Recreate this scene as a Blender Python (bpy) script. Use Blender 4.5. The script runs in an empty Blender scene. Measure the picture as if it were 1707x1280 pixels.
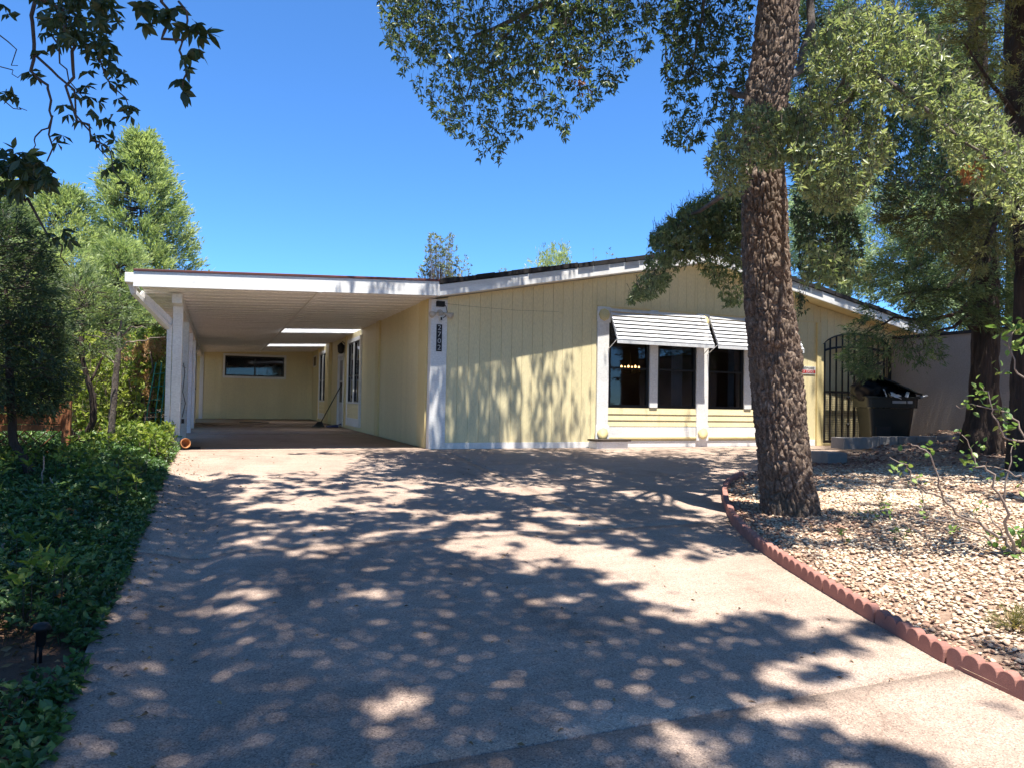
import bpy, bmesh, math, random
import numpy as np
from mathutils import Vector, Matrix, noise

random.seed(7)
rng = np.random.default_rng(11)
sc = bpy.context.scene
COL = sc.collection

# ------------------------------------------------------------------ camera
PW, PH, PF = 1707.0, 1280.0, 1200.0            # photograph size and focal length in its pixels
YAW, PITCH, ROLL = math.radians(22.271), math.radians(1.3296), 0.018
CPOS = np.array([-3.400, -11.969, 0.849])
def _axes():
    fw = np.array([math.sin(YAW) * math.cos(PITCH), math.cos(YAW) * math.cos(PITCH), math.sin(PITCH)])
    r = np.array([math.cos(YAW), -math.sin(YAW), 0.0]); u = np.cross(r, fw)
    c, s = math.cos(ROLL), math.sin(ROLL)
    return c * r + s * u, -s * r + c * u, fw
CR, CU, CF = _axes()
cd = bpy.data.cameras.new('camera'); cam = bpy.data.objects.new('camera', cd); COL.objects.link(cam)
cd.sensor_fit = 'HORIZONTAL'; cd.sensor_width = 36.0; cd.lens = PF / PW * 36.0
cd.clip_start = 0.05; cd.clip_end = 2000
mw = Matrix.Identity(4)
for i in range(3):
    mw[i][0] = CR[i]; mw[i][1] = CU[i]; mw[i][2] = -CF[i]; mw[i][3] = CPOS[i]
cam.matrix_world = mw
sc.camera = cam

# ------------------------------------------------------------------ light
SUN_T = 3.3                                   # drop per metre of +Y travel
SUN_DX = 0.09
sun_dir = Vector((SUN_DX, 1.0, -SUN_T)).normalized()
SUN_EL = math.asin(-sun_dir.z)
world = bpy.data.worlds.new('World'); sc.world = world; world.use_nodes = True
wn = world.node_tree.nodes; wl = world.node_tree.links
wn.clear()
sky = wn.new('ShaderNodeTexSky'); sky.sky_type = 'NISHITA'; sky.sun_disc = False
sky.sun_elevation = SUN_EL; sky.sun_rotation = math.radians(180) - math.atan(SUN_DX)
sky.altitude = 1500; sky.air_density = 0.85; sky.dust_density = 0.0; sky.ozone_density = 10.0
bg = wn.new('ShaderNodeBackground'); bg.inputs[1].default_value = 0.118
tint = wn.new('ShaderNodeMix'); tint.data_type = 'RGBA'; tint.blend_type = 'MULTIPLY'; tint.inputs[0].default_value = 1.0; tint.inputs[7].default_value = (0.63, 0.90, 1.02, 1)   # deep dry-air blue, same everywhere
wo = wn.new('ShaderNodeOutputWorld')
wl.new(sky.outputs[0], tint.inputs[6]); wl.new(tint.outputs[2], bg.inputs[0]); wl.new(bg.outputs[0], wo.inputs[0])
sd = bpy.data.lights.new('sun', 'SUN'); sd.energy = 4.8; sd.angle = math.radians(0.53); sd.color = (1.0, 0.945, 0.85)
sun = bpy.data.objects.new('sun', sd); COL.objects.link(sun)
sun.rotation_euler = sun_dir.to_track_quat('-Z', 'Y').to_euler(); sun.location = (0, -10, 20)
sc.view_settings.view_transform = 'Standard'; sc.view_settings.look = 'None'
sc.view_settings.gamma = 1.0; sc.view_settings.exposure = 1.38
sc.view_settings.use_curve_mapping = False
sc.render.engine = 'CYCLES'; sc.cycles.max_bounces = 14; sc.cycles.diffuse_bounces = 8; sc.cycles.transparent_max_bounces = 12

# ------------------------------------------------------------------ pixel rays
def ray(x, y):
    return CF + (x - PW / 2) / PF * CR - (y - PH / 2) / PF * CU
def at(x, y, depth):                            # point at a perpendicular depth
    return CPOS + depth * ray(x, y)
def onY(x, y, Y):
    d = ray(x, y); return CPOS + (Y - CPOS[1]) / d[1] * d
def onX(x, y, X):
    d = ray(x, y); return CPOS + (X - CPOS[0]) / d[0] * d
def onZ(x, y, Z):
    d = ray(x, y); return CPOS + (Z - CPOS[2]) / d[2] * d
def project(P):
    d = np.asarray(P, float) - CPOS
    z = d @ CF
    zz = np.where(np.abs(z) < 1e-6, 1e-6, z)
    return PW / 2 + PF * (d @ CR) / zz, PH / 2 - PF * (d @ CU) / zz, z
def onG(x, y, fn):
    d = ray(x, y); t = 0.5
    while t < 60:
        p = CPOS + t * d
        if p[2] < fn(p[0], p[1]): break
        t += 0.01
    return p

# ------------------------------------------------------------------ object helpers
WLOC = {}
def thing(name, label, cat, loc=(0, 0, 0), rotz=0.0, group=None):
    o = bpy.data.objects.new(name, None); COL.objects.link(o)
    o.empty_display_size = 0.2
    o.location = loc; o.rotation_euler = (0, 0, rotz)
    o['label'] = label; o['category'] = cat
    if group: o['group'] = group
    WLOC[o] = Vector(loc)
    return o
def tag(o, label=None, cat=None, group=None, kind=None):
    if label: o['label'] = label
    if cat: o['category'] = cat
    if group: o['group'] = group
    if kind: o['kind'] = kind
    return o
def link(name, me, mat=None, parent=None, local=False, loc=None, kind=None):
    o = bpy.data.objects.new(name, me); COL.objects.link(o)
    if mat is not None and not me.materials: me.materials.append(mat)
    if loc is not None: o.location = loc
    if parent is not None:
        o.parent = parent
        if not local and parent in WLOC:
            o.matrix_parent_inverse = Matrix.Translation(-WLOC[parent])
    if kind: o['kind'] = kind
    return o

class MB:
    def __init__(s): s.v = []; s.f = []; s.sm = []
    def add(s, vs, fs, smooth=False):
        b = len(s.v); s.v += [tuple(p) for p in vs]
        for f in fs: s.f.append(tuple(b + i for i in f)); s.sm.append(smooth)
        return s
    def box(s, x0, x1, y0, y1, z0, z1):
        vs = [(x0, y0, z0), (x1, y0, z0), (x1, y1, z0), (x0, y1, z0), (x0, y0, z1), (x1, y0, z1), (x1, y1, z1), (x0, y1, z1)]
        return s.add(vs, [(0, 3, 2, 1), (4, 5, 6, 7), (0, 1, 5, 4), (1, 2, 6, 5), (2, 3, 7, 6), (3, 0, 4, 7)])
    def hexa(s, vs):
        return s.add(vs, [(0, 3, 2, 1), (4, 5, 6, 7), (0, 1, 5, 4), (1, 2, 6, 5), (2, 3, 7, 6), (3, 0, 4, 7)])
    def prism(s, pts, y0, y1):                  # polygon in XZ (counter-clockwise seen from -Y) extruded in Y
        n = len(pts)
        vs = [(p[0], y0, p[1]) for p in pts] + [(p[0], y1, p[1]) for p in pts]
        fs = [tuple(range(n)), tuple(range(2 * n - 1, n - 1, -1))]
        fs += [(i, i + n, (i + 1) % n + n, (i + 1) % n) for i in range(n)]
        return s.add(vs, fs)
    def bar(s, a, b, w, h=None):                # square bar between two points
        a = Vector(a); b = Vector(b); h = h or w
        d = (b - a).normalized(); up = Vector((0, 0, 1)) if abs(d.z) < 0.95 else Vector((0, 1, 0))
        sx = d.cross(up).normalized() * (w / 2); sy = sx.cross(d).normalized() * (h / 2)
        vs = [a - sx - sy, a + sx - sy, a + sx + sy, a - sx + sy, b - sx - sy, b + sx - sy, b + sx + sy, b - sx + sy]
        return s.hexa(vs)
    def tube(s, pts, rad, n=8, smooth=True, cap=True):
        pts = [Vector(p) for p in pts]
        if not hasattr(rad, '__len__'): rad = [rad] * len(pts)
        vs = []; prev = None
        for i, p in enumerate(pts):
            d = (pts[min(i + 1, len(pts) - 1)] - pts[max(i - 1, 0)]).normalized()
            if prev is None:
                up = Vector((0, 0, 1)) if abs(d.z) < 0.9 else Vector((0, 1, 0))
                a = d.cross(up).normalized()
            else:
                a = (prev - d * prev.dot(d)).normalized()
            prev = a; b = d.cross(a)
            for k in range(n):
                t = 2 * math.pi * k / n
                vs.append(p + (a * math.cos(t) + b * math.sin(t)) * rad[i])
        fs = []
        for i in range(len(pts) - 1):
            for k in range(n):
                fs.append((i * n + k, i * n + (k + 1) % n, (i + 1) * n + (k + 1) % n, (i + 1) * n + k))
        if cap:
            fs.append(tuple(range(n - 1, -1, -1))); m = (len(pts) - 1) * n
            fs.append(tuple(m + k for k in range(n)))
        return s.add(vs, fs, smooth)
    def lathe(s, prof, center=(0, 0, 0), n=20, axis='z'):
        vs = []; c = Vector(center)
        for r, h in prof:
            for k in range(n):
                t = 2 * math.pi * k / n
                if axis == 'z': vs.append(c + Vector((r * math.cos(t), r * math.sin(t), h)))
                else: vs.append(c + Vector((r * math.cos(t), -h, r * math.sin(t))))
        fs = []
        for i in range(len(prof) - 1):
            for k in range(n):
                fs.append((i * n + k, i * n + (k + 1) % n, (i + 1) * n + (k + 1) % n, (i + 1) * n + k))
        fs.append(tuple(range(n - 1, -1, -1))); m = (len(prof) - 1) * n
        fs.append(tuple(m + k for k in range(n)))
        return s.add(vs, fs, True)
    def mesh(s, name='m'):
        me = bpy.data.meshes.new(name); me.from_pydata(s.v, [], s.f); me.update()
        if any(s.sm):
            me.polygons.foreach_set('use_smooth', s.sm)
        return me
    def build(s, name, mat, parent=None, local=False, loc=None, bevel=0.0, kind=None):
        o = link(name, s.mesh(name), mat, parent, local, loc, kind)
        if bevel:
            m = o.modifiers.new('bevel', 'BEVEL'); m.width = bevel; m.segments = 2; m.limit_method = 'ANGLE'
        return o

def tri_mesh(name, verts, faces, v=None, smooth=False):
    verts = np.ascontiguousarray(verts, np.float32).reshape(-1, 3); faces = np.ascontiguousarray(faces, np.int32).reshape(-1, 3)
    me = bpy.data.meshes.new(name)
    me.vertices.add(len(verts)); me.vertices.foreach_set('co', verts.ravel())
    me.loops.add(faces.size); me.loops.foreach_set('vertex_index', faces.ravel())
    me.polygons.add(len(faces))
    me.polygons.foreach_set('loop_start', np.arange(0, faces.size, 3, dtype=np.int32))
    try: me.polygons.foreach_set('loop_total', np.full(len(faces), 3, np.int32))
    except Exception: pass
    if v is not None:
        a = me.attributes.new('v', 'FLOAT', 'FACE'); a.data.foreach_set('value', np.ascontiguousarray(v, np.float32))
    me.update(calc_edges=True)
    if smooth: me.polygons.foreach_set('use_smooth', np.ones(len(faces), bool))
    return me

def grid_mesh(name, P, smooth=True):            # P: (n, m, 3)
    n, m = P.shape[:2]
    idx = np.arange(n * m).reshape(n, m)
    a, b, c, d = idx[:-1, :-1].ravel(), idx[1:, :-1].ravel(), idx[1:, 1:].ravel(), idx[:-1, 1:].ravel()
    f = np.concatenate([np.stack([a, b, c], 1), np.stack([a, c, d], 1)])
    return tri_mesh(name, P.reshape(-1, 3), f, smooth=smooth)

# ------------------------------------------------------------------ materials
def _nodes(name):
    m = bpy.data.materials.new(name); m.use_nodes = True
    nt = m.node_tree; nt.nodes.clear()
    out = nt.nodes.new('ShaderNodeOutputMaterial')
    p = nt.nodes.new('ShaderNodeBsdfPrincipled'); nt.links.new(p.outputs[0], out.inputs[0])
    return m, nt, p, out
def ramp(nt, fac, stops):
    r = nt.nodes.new('ShaderNodeValToRGB')
    while len(r.color_ramp.elements) < len(stops): r.color_ramp.elements.new(0.5)
    for e, (pos, c) in zip(r.color_ramp.elements, stops):
        e.position = pos; e.color = (*c, 1)
    nt.links.new(fac, r.inputs[0]); return r.outputs[0]
def wpos(nt, scale=(1, 1, 1)):
    g = nt.nodes.new('ShaderNodeNewGeometry'); mp = nt.nodes.new('ShaderNodeMapping')
    mp.inputs['Scale'].default_value = scale
    nt.links.new(g.outputs['Position'], mp.inputs[0]); return mp.outputs[0]
def tnoise(nt, vec, scale, detail=5, rough=0.6):
    n = nt.nodes.new('ShaderNodeTexNoise'); n.inputs['Scale'].default_value = scale
    n.inputs['Detail'].default_value = detail; n.inputs['Roughness'].default_value = rough
    nt.links.new(vec, n.inputs['Vector']); return n.outputs['Fac']
def mixc(nt, fac, a, b, mode='MIX'):
    m = nt.nodes.new('ShaderNodeMix'); m.data_type = 'RGBA'; m.blend_type = mode
    for sock, val in ((m.inputs[0], fac), (m.inputs[6], a), (m.inputs[7], b)):
        if isinstance(val, (int, float)): sock.default_value = val
        elif isinstance(val, tuple): sock.default_value = (*val, 1)
        else: nt.links.new(val, sock)
    return m.outputs[2]
def bumpn(nt, p, h, strength, dist=0.01):
    b = nt.nodes.new('ShaderNodeBump'); b.inputs['Strength'].default_value = strength; b.inputs['Distance'].default_value = dist
    nt.links.new(h, b.inputs['Height']); nt.links.new(b.outputs[0], p.inputs['Normal'])
def mat(name, c, c2=None, rough=0.6, scale=3.0, stretch=(1, 1, 1), fine=60.0, bump=0.15, bdist=0.004, spec=0.4, metal=0.0, contrast=(0.35, 0.7), rnd=0.0):
    m, nt, p, out = _nodes(name)
    c2 = c2 or tuple(x * 0.8 for x in c)
    vec = wpos(nt, stretch)
    n1 = tnoise(nt, vec, scale); col = ramp(nt, n1, [(contrast[0], c2), (contrast[1], c)])
    n2 = tnoise(nt, vec, fine, 3)
    k = ramp(nt, n2, [(0.3, (0.86,) * 3), (0.7, (1.08,) * 3)])
    col = mixc(nt, 1.0, col, k, 'MULTIPLY')
    if rnd:
        oi = nt.nodes.new('ShaderNodeObjectInfo')
        k2 = ramp(nt, oi.outputs['Random'], [(0, (1 - rnd,) * 3), (1, (1 + rnd,) * 3)])
        col = mixc(nt, 1.0, col, k2, 'MULTIPLY')
    nt.links.new(col, p.inputs['Base Color'])
    p.inputs['Roughness'].default_value = rough; p.inputs['Specular IOR Level'].default_value = spec
    p.inputs['Metallic'].default_value = metal
    if bump: bumpn(nt, p, n2, bump, bdist)
    return m
def leaf_mat(name, stops, trans=0.3, rough=0.5, spec=0.35):
    m, nt, p, out = _nodes(name)
    a = nt.nodes.new('ShaderNodeAttribute'); a.attribute_name = 'v'
    col = ramp(nt, a.outputs['Fac'], stops)
    nt.links.new(col, p.inputs['Base Color'])
    p.inputs['Roughness'].default_value = rough; p.inputs['Specular IOR Level'].default_value = spec
    t = nt.nodes.new('ShaderNodeBsdfTranslucent')
    tc = mixc(nt, 1.0, col, (1.12, 1.2, 0.72), 'MULTIPLY'); nt.links.new(tc, t.inputs[0])
    mx = nt.nodes.new('ShaderNodeMixShader'); mx.inputs[0].default_value = trans
    nt.links.new(p.outputs[0], mx.inputs[1]); nt.links.new(t.outputs[0], mx.inputs[2])
    nt.links.new(mx.outputs[0], out.inputs[0])
    return m

M = {}
M['yellow'] = mat('yellow_paint', (0.81, 0.705, 0.43), (0.75, 0.645, 0.375), rough=0.55, scale=1.3, stretch=(1, 1, 0.25), fine=70, bump=0.18, rnd=0.025)
M['yellow_trim'] = mat('yellow_trim_paint', (0.78, 0.65, 0.34), (0.71, 0.58, 0.28), rough=0.5, scale=2.0, fine=80, bump=0.1)
M['white'] = mat('white_paint', (0.80, 0.80, 0.79), (0.72, 0.71, 0.69), rough=0.5, scale=2.2, stretch=(0.6, 1, 1), fine=50, bump=0.12)
M['fascia'] = mat('weathered_white_paint', (0.82, 0.82, 0.81), (0.66, 0.65, 0.63), rough=0.55, scale=5.0, stretch=(0.35, 1, 3), fine=70, bump=0.25, contrast=(0.28, 0.5))
M['pan'] = mat('white_metal_pan', (0.90, 0.885, 0.85), (0.86, 0.845, 0.81), rough=0.35, scale=1.0, fine=30, bump=0.03, spec=0.5, rnd=0.03)
M['alu'] = mat('white_enamel_aluminium', (0.72, 0.73, 0.75), (0.58, 0.59, 0.61), rough=0.3, scale=4.0, fine=40, bump=0.04, spec=0.5)
M['shingle'] = mat('dark_shingle', (0.030, 0.027, 0.027), (0.016, 0.015, 0.016), rough=0.9, scale=9, fine=150, bump=0.5)
M['drip'] = mat('rust_brown_edge', (0.16, 0.052, 0.04), (0.10, 0.035, 0.03), rough=0.5, scale=4, fine=60)
M['frame'] = mat('black_window_frame', (0.012, 0.012, 0.013), rough=0.4, fine=80, bump=0.05)
M['iron'] = mat('black_wrought_iron', (0.010, 0.010, 0.011), (0.022, 0.018, 0.016), rough=0.5, scale=14, fine=120, bump=0.2)
M['room'] = mat('interior_plaster', (0.30, 0.26, 0.22), rough=0.8)
M['curtain'] = mat('grey_curtain', (0.70, 0.73, 0.75), rough=0.9)
M['concrete'] = None
M['plastic_green'] = mat('dark_green_plastic', (0.003, 0.005, 0.004), (0.005, 0.008, 0.006), rough=0.42, scale=6, fine=90, bump=0.06, spec=0.5)
M['bag'] = mat('black_bag_film', (0.004, 0.005, 0.008), rough=0.4, fine=14, bump=0.4, bdist=0.02, spec=0.2)
M['paper'] = mat('white_scrap', (0.75, 0.76, 0.78), rough=0.6)
M['card'] = mat('cardboard', (0.33, 0.22, 0.12), rough=0.8)
M['block'] = mat('grey_concrete_block', (0.27, 0.25, 0.235), (0.20, 0.185, 0.175), rough=0.9, scale=5, fine=90, bump=0.4, rnd=0.06)
M['stucco'] = mat('tan_stucco', (0.36, 0.31, 0.265), (0.31, 0.265, 0.225), rough=0.95, scale=1.2, fine=38, bump=0.8, bdist=0.012)
M['cap'] = mat('dark_wall_cap', (0.040, 0.038, 0.038), (0.025, 0.024, 0.024), rough=0.9, scale=5, fine=60, bump=0.4)
M['edging'] = mat('terracotta_concrete', (0.34, 0.165, 0.13), (0.27, 0.125, 0.10), rough=0.9, scale=7, fine=160, bump=0.35, rnd=0.05)
M['soil'] = mat('red_brown_soil', (0.17, 0.095, 0.058), (0.10, 0.056, 0.035), rough=0.95, scale=5, fine=70, bump=0.7, bdist=0.02)
M['dirt'] = mat('dry_ground', (0.22, 0.14, 0.09), (0.12, 0.08, 0.05), rough=0.95, scale=0.8, fine=20, bump=0.5, bdist=0.03)
M['under'] = mat('gravel_bed_base', (0.40, 0.29, 0.21), (0.22, 0.14, 0.10), rough=0.95, scale=30, fine=120, bump=0.8, bdist=0.015)
M['terracotta'] = mat('terracotta', (0.46, 0.20, 0.075), (0.36, 0.15, 0.06), rough=0.8, fine=60)
M['darkwood'] = mat('dark_stained_wood', (0.05, 0.035, 0.026), rough=0.7, stretch=(0.3, 1, 1), fine=90, bump=0.3)
M['fencewood'] = mat('rust_stained_wood', (0.40, 0.165, 0.07), (0.26, 0.10, 0.045), rough=0.8, scale=6, stretch=(1, 1, 0.4), fine=60, bump=0.3, rnd=0.1)
M['teal'] = mat('teal_coated_wire', (0.02, 0.26, 0.20), rough=0.45)
M['black'] = mat('matt_black', (0.012, 0.012, 0.012), rough=0.6, bump=0.05)
M['blue'] = mat('dark_blue_plastic', (0.02, 0.035, 0.11), rough=0.4, bump=0.03)
M['fixture'] = mat('cream_plastic', (0.62, 0.56, 0.47), rough=0.4, bump=0.03)
M['grey'] = mat('grey_metal', (0.35, 0.35, 0.36), rough=0.4, metal=0.6, bump=0.05)
M['red'] = mat('sign_red', (0.55, 0.03, 0.035), rough=0.45, bump=0.03)
M['signwhite'] = mat('sign_white', (0.80, 0.80, 0.78), rough=0.4, bump=0.02)
M['numeral'] = mat('numeral_silver', (0.52, 0.50, 0.50), rough=0.45, bump=0.03)
M['plate'] = mat('plate_navy_black', (0.014, 0.013, 0.020), rough=0.35, bump=0.03)
M['bark_grey'] = mat('grey_bark', (0.20, 0.165, 0.14), (0.10, 0.080, 0.068), rough=0.95, scale=9, stretch=(1, 1, 0.35), fine=70, bump=0.8, bdist=0.02)
M['bark_dark'] = mat('dark_red_bark', (0.085, 0.058, 0.045), (0.040, 0.028, 0.022), rough=0.95, scale=14, stretch=(1, 1, 0.12), fine=60, bump=0.9, bdist=0.03)
M['twig'] = mat('twig_bark', (0.085, 0.065, 0.052), rough=0.9, fine=90, bump=0.2)
M['twig_pale'] = mat('pale_twig_bark', (0.30, 0.24, 0.20), (0.20, 0.15, 0.12), rough=0.9, fine=90, bump=0.2)

# concrete drive: pinkish, fine exposed aggregate, slow stains
def _concrete():
    m, nt, p, out = _nodes('broom_finished_concrete')
    vec = wpos(nt)
    n1 = tnoise(nt, vec, 0.9, 6, 0.6)
    col = ramp(nt, n1, [(0.30, (0.276, 0.208, 0.168)), (0.52, (0.345, 0.264, 0.214)), (0.75, (0.383, 0.303, 0.251))])
    n3 = tnoise(nt, wpos(nt, (0.6, 2.4, 1)), 3.2, 4, 0.65)
    col = mixc(nt, 1.0, col, ramp(nt, n3, [(0.25, (0.86, 0.85, 0.84)), (0.62, (1.03, 1.03, 1.03))]), 'MULTIPLY')
    vo = nt.nodes.new('ShaderNodeTexVoronoi'); vo.inputs['Scale'].default_value = 165.0; nt.links.new(vec, vo.inputs['Vector'])
    sep = nt.nodes.new('ShaderNodeSeparateColor'); nt.links.new(vo.outputs['Color'], sep.inputs[0])
    col = mixc(nt, 1.0, col, ramp(nt, sep.outputs[0], [(0.0, (0.52, 0.51, 0.52)), (0.3, (0.92, 0.91, 0.9)), (0.75, (1.05, 1.04, 1.03)), (1.0, (1.45, 1.43, 1.4))]), 'MULTIPLY')
    st1 = tnoise(nt, wpos(nt, (1.0, 0.45, 1)), 1.7, 6, 0.7)          # tyre-worn and oil-darkened patches along the drive
    col = mixc(nt, 1.0, col, ramp(nt, st1, [(0.30, (0.72, 0.70, 0.69)), (0.46, (1, 1, 1))]), 'MULTIPLY')
    ck = nt.nodes.new('ShaderNodeTexVoronoi'); ck.feature = 'DISTANCE_TO_EDGE'; ck.inputs['Scale'].default_value = 0.42
    wv = nt.nodes.new('ShaderNodeTexNoise'); wv.inputs['Scale'].default_value = 2.5; wv.inputs['Detail'].default_value = 5; nt.links.new(vec, wv.inputs['Vector'])
    av = nt.nodes.new('ShaderNodeVectorMath'); av.operation = 'MULTIPLY_ADD'; av.inputs[1].default_value = (0.35, 0.35, 0.35)
    nt.links.new(wv.outputs['Color'], av.inputs[0]); nt.links.new(vec, av.inputs[2]); nt.links.new(av.outputs[0], ck.inputs['Vector'])
    col = mixc(nt, 1.0, col, ramp(nt, ck.outputs['Distance'], [(0.0, (0.80, 0.79, 0.78)), (0.003, (1, 1, 1))]), 'MULTIPLY')
    sp = tnoise(nt, vec, 2.3, 8, 0.75)
    col = mixc(nt, 1.0, col, ramp(nt, sp, [(0.28, (0.80, 0.77, 0.75)), (0.42, (1, 1, 1))]), 'MULTIPLY')
    nt.links.new(col, p.inputs['Base Color'])
    p.inputs['Roughness'].default_value = 0.85; p.inputs['Specular IOR Level'].default_value = 0.25
    bumpn(nt, p, vo.outputs['Distance'], 0.35, 0.003)
    return m
M['concrete'] = _concrete()

# oak bark: grey plates with lichen
def _oakbark():
    m, nt, p, out = _nodes('oak_bark')
    vec = wpos(nt, (1, 1, 0.55))
    vo = nt.nodes.new('ShaderNodeTexVoronoi'); vo.inputs['Scale'].default_value = 55; nt.links.new(vec, vo.inputs['Vector'])
    n = tnoise(nt, vec, 22, 6, 0.7)
    col = ramp(nt, n, [(0.30, (0.070, 0.048, 0.036)), (0.48, (0.155, 0.110, 0.084)), (0.60, (0.25, 0.188, 0.148)), (0.72, (0.42, 0.345, 0.285))])
    n4 = tnoise(nt, wpos(nt, (1, 1, 0.8)), 75, 3, 0.6)
    col = mixc(nt, 1.0, col, ramp(nt, n4, [(0.35, (0.62, 0.60, 0.58)), (0.55, (1.0, 1.0, 1.0)), (0.7, (1.35, 1.35, 1.32))]), 'MULTIPLY')
    n2 = tnoise(nt, wpos(nt), 3.0, 3)
    col = mixc(nt, ramp(nt, n2, [(0.50, (0, 0, 0)), (0.72, (0.55, 0.55, 0.55))]), col, (0.15, 0.12, 0.09))
    nt.links.new(col, p.inputs['Base Color']); p.inputs['Roughness'].default_value = 0.95
    p.inputs['Specular IOR Level'].default_value = 0.15
    bumpn(nt, p, n, 0.9, 0.02)
    return m
M['oakbark'] = _oakbark()

def _glass(name, tint, gloss=0.02):
    m, nt, p, out = _nodes(name); nt.nodes.remove(p)
    g = nt.nodes.new('ShaderNodeBsdfGlossy'); g.inputs['Roughness'].default_value = gloss; g.inputs[0].default_value = (0.9, 0.93, 1, 1)
    t = nt.nodes.new('ShaderNodeBsdfTransparent'); t.inputs[0].default_value = (*tint, 1)
    f = nt.nodes.new('ShaderNodeFresnel'); f.inputs[0].default_value = 1.45
    mx = nt.nodes.new('ShaderNodeMixShader')
    nt.links.new(f.outputs[0], mx.inputs[0]); nt.links.new(t.outputs[0], mx.inputs[1]); nt.links.new(g.outputs[0], mx.inputs[2])
    nt.links.new(mx.outputs[0], out.inputs[0]); return m
M['glass'] = _glass('tinted_glass', (0.55, 0.57, 0.60))
def _emit(name, c, s):
    m, nt, p, out = _nodes(name); p.inputs['Emission Color'].default_value = (*c, 1); p.inputs['Emission Strength'].default_value = s
    p.inputs['Base Color'].default_value = (*c, 1); return m
M['bulb'] = _emit('glowing_bulb', (1.0, 0.50, 0.16), 9.0)
def _translucent():
    m, nt, p, out = _nodes('translucent_panel'); t = nt.nodes.new('ShaderNodeBsdfTranslucent'); t.inputs[0].default_value = (0.86, 0.87, 0.88, 1)
    p.inputs['Base Color'].default_value = (0.8, 0.8, 0.8, 1)
    mx = nt.nodes.new('ShaderNodeMixShader'); mx.inputs[0].default_value = 0.7
    nt.links.new(p.outputs[0], mx.inputs[1]); nt.links.new(t.outputs[0], mx.inputs[2]); nt.links.new(mx.outputs[0], out.inputs[0]); return m
M['skylight'] = _translucent()
def _stone():
    m, nt, p, out = _nodes('gravel_stone')
    a = nt.nodes.new('ShaderNodeAttribute'); a.attribute_name = 'v'
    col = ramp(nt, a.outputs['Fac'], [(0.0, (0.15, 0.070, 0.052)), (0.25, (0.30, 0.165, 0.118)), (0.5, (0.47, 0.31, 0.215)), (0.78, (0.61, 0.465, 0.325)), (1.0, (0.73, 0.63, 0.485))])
    n = tnoise(nt, wpos(nt), 90, 4); col = mixc(nt, 1.0, col, ramp(nt, n, [(0.3, (0.8, 0.8, 0.8)), (0.7, (1.1, 1.1, 1.1))]), 'MULTIPLY')
    nt.links.new(col, p.inputs['Base Color']); p.inputs['Roughness'].default_value = 0.9; p.inputs['Specular IOR Level'].default_value = 0.2
    return m
M['stone'] = _stone()
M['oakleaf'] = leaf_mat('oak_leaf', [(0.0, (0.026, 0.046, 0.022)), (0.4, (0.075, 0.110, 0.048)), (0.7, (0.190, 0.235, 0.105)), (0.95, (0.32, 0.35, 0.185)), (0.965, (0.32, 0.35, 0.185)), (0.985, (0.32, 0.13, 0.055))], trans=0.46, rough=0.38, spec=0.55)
M['juniper'] = leaf_mat('juniper_spray', [(0.0, (0.036, 0.060, 0.030)), (0.5, (0.130, 0.180, 0.082)), (1.0, (0.32, 0.37, 0.17))], trans=0.42)
M['olive'] = leaf_mat('olive_spray', [(0.0, (0.044, 0.052, 0.021)), (0.5, (0.165, 0.170, 0.062)), (1.0, (0.35, 0.32, 0.13))], trans=0.32)
M['cypress'] = leaf_mat('cypress_spray', [(0.0, (0.075, 0.115, 0.050)), (0.5, (0.215, 0.285, 0.120)), (1.0, (0.42, 0.47, 0.21))], trans=0.45)
M['bluegreen'] = leaf_mat('blue_green_spray', [(0.0, (0.055, 0.090, 0.055)), (0.5, (0.200, 0.280, 0.165)), (1.0, (0.38, 0.46, 0.29))], trans=0.42)
M['shrubleaf'] = leaf_mat('shrub_leaf', [(0.0, (0.065, 0.105, 0.022)), (0.5, (0.160, 0.235, 0.040)), (1.0, (0.33, 0.36, 0.070))], trans=0.4)
M['deadleaf'] = leaf_mat('dead_spray', [(0.0, (0.20, 0.105, 0.04)), (1.0, (0.42, 0.25, 0.11))], trans=0.25)
M['vinca'] = leaf_mat('ground_cover_leaf', [(0.0, (0.026, 0.058, 0.022)), (0.5, (0.080, 0.155, 0.046)), (0.9, (0.155, 0.250, 0.070)), (1.0, (0.26, 0.33, 0.09))], trans=0.3, rough=0.4, spec=0.5)
M['palegreen'] = leaf_mat('pale_leaf', [(0.0, (0.095, 0.12, 0.06)), (0.5, (0.17, 0.205, 0.11)), (1.0, (0.27, 0.29, 0.18))], trans=0.3)
M['sapleaf'] = leaf_mat('sapling_leaf', [(0.0, (0.075, 0.15, 0.04)), (0.6, (0.14, 0.24, 0.06)), (1.0, (0.26, 0.33, 0.09))], trans=0.35, rough=0.4)
M['tuft'] = leaf_mat('yellow_green_needles', [(0.0, (0.07, 0.09, 0.03)), (0.5, (0.17, 0.17, 0.05)), (1.0, (0.36, 0.28, 0.08))], trans=0.25)
M['litter'] = leaf_mat('dry_leaf', [(0.0, (0.12, 0.065, 0.03)), (1.0, (0.38, 0.24, 0.11))], trans=0.1)
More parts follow.
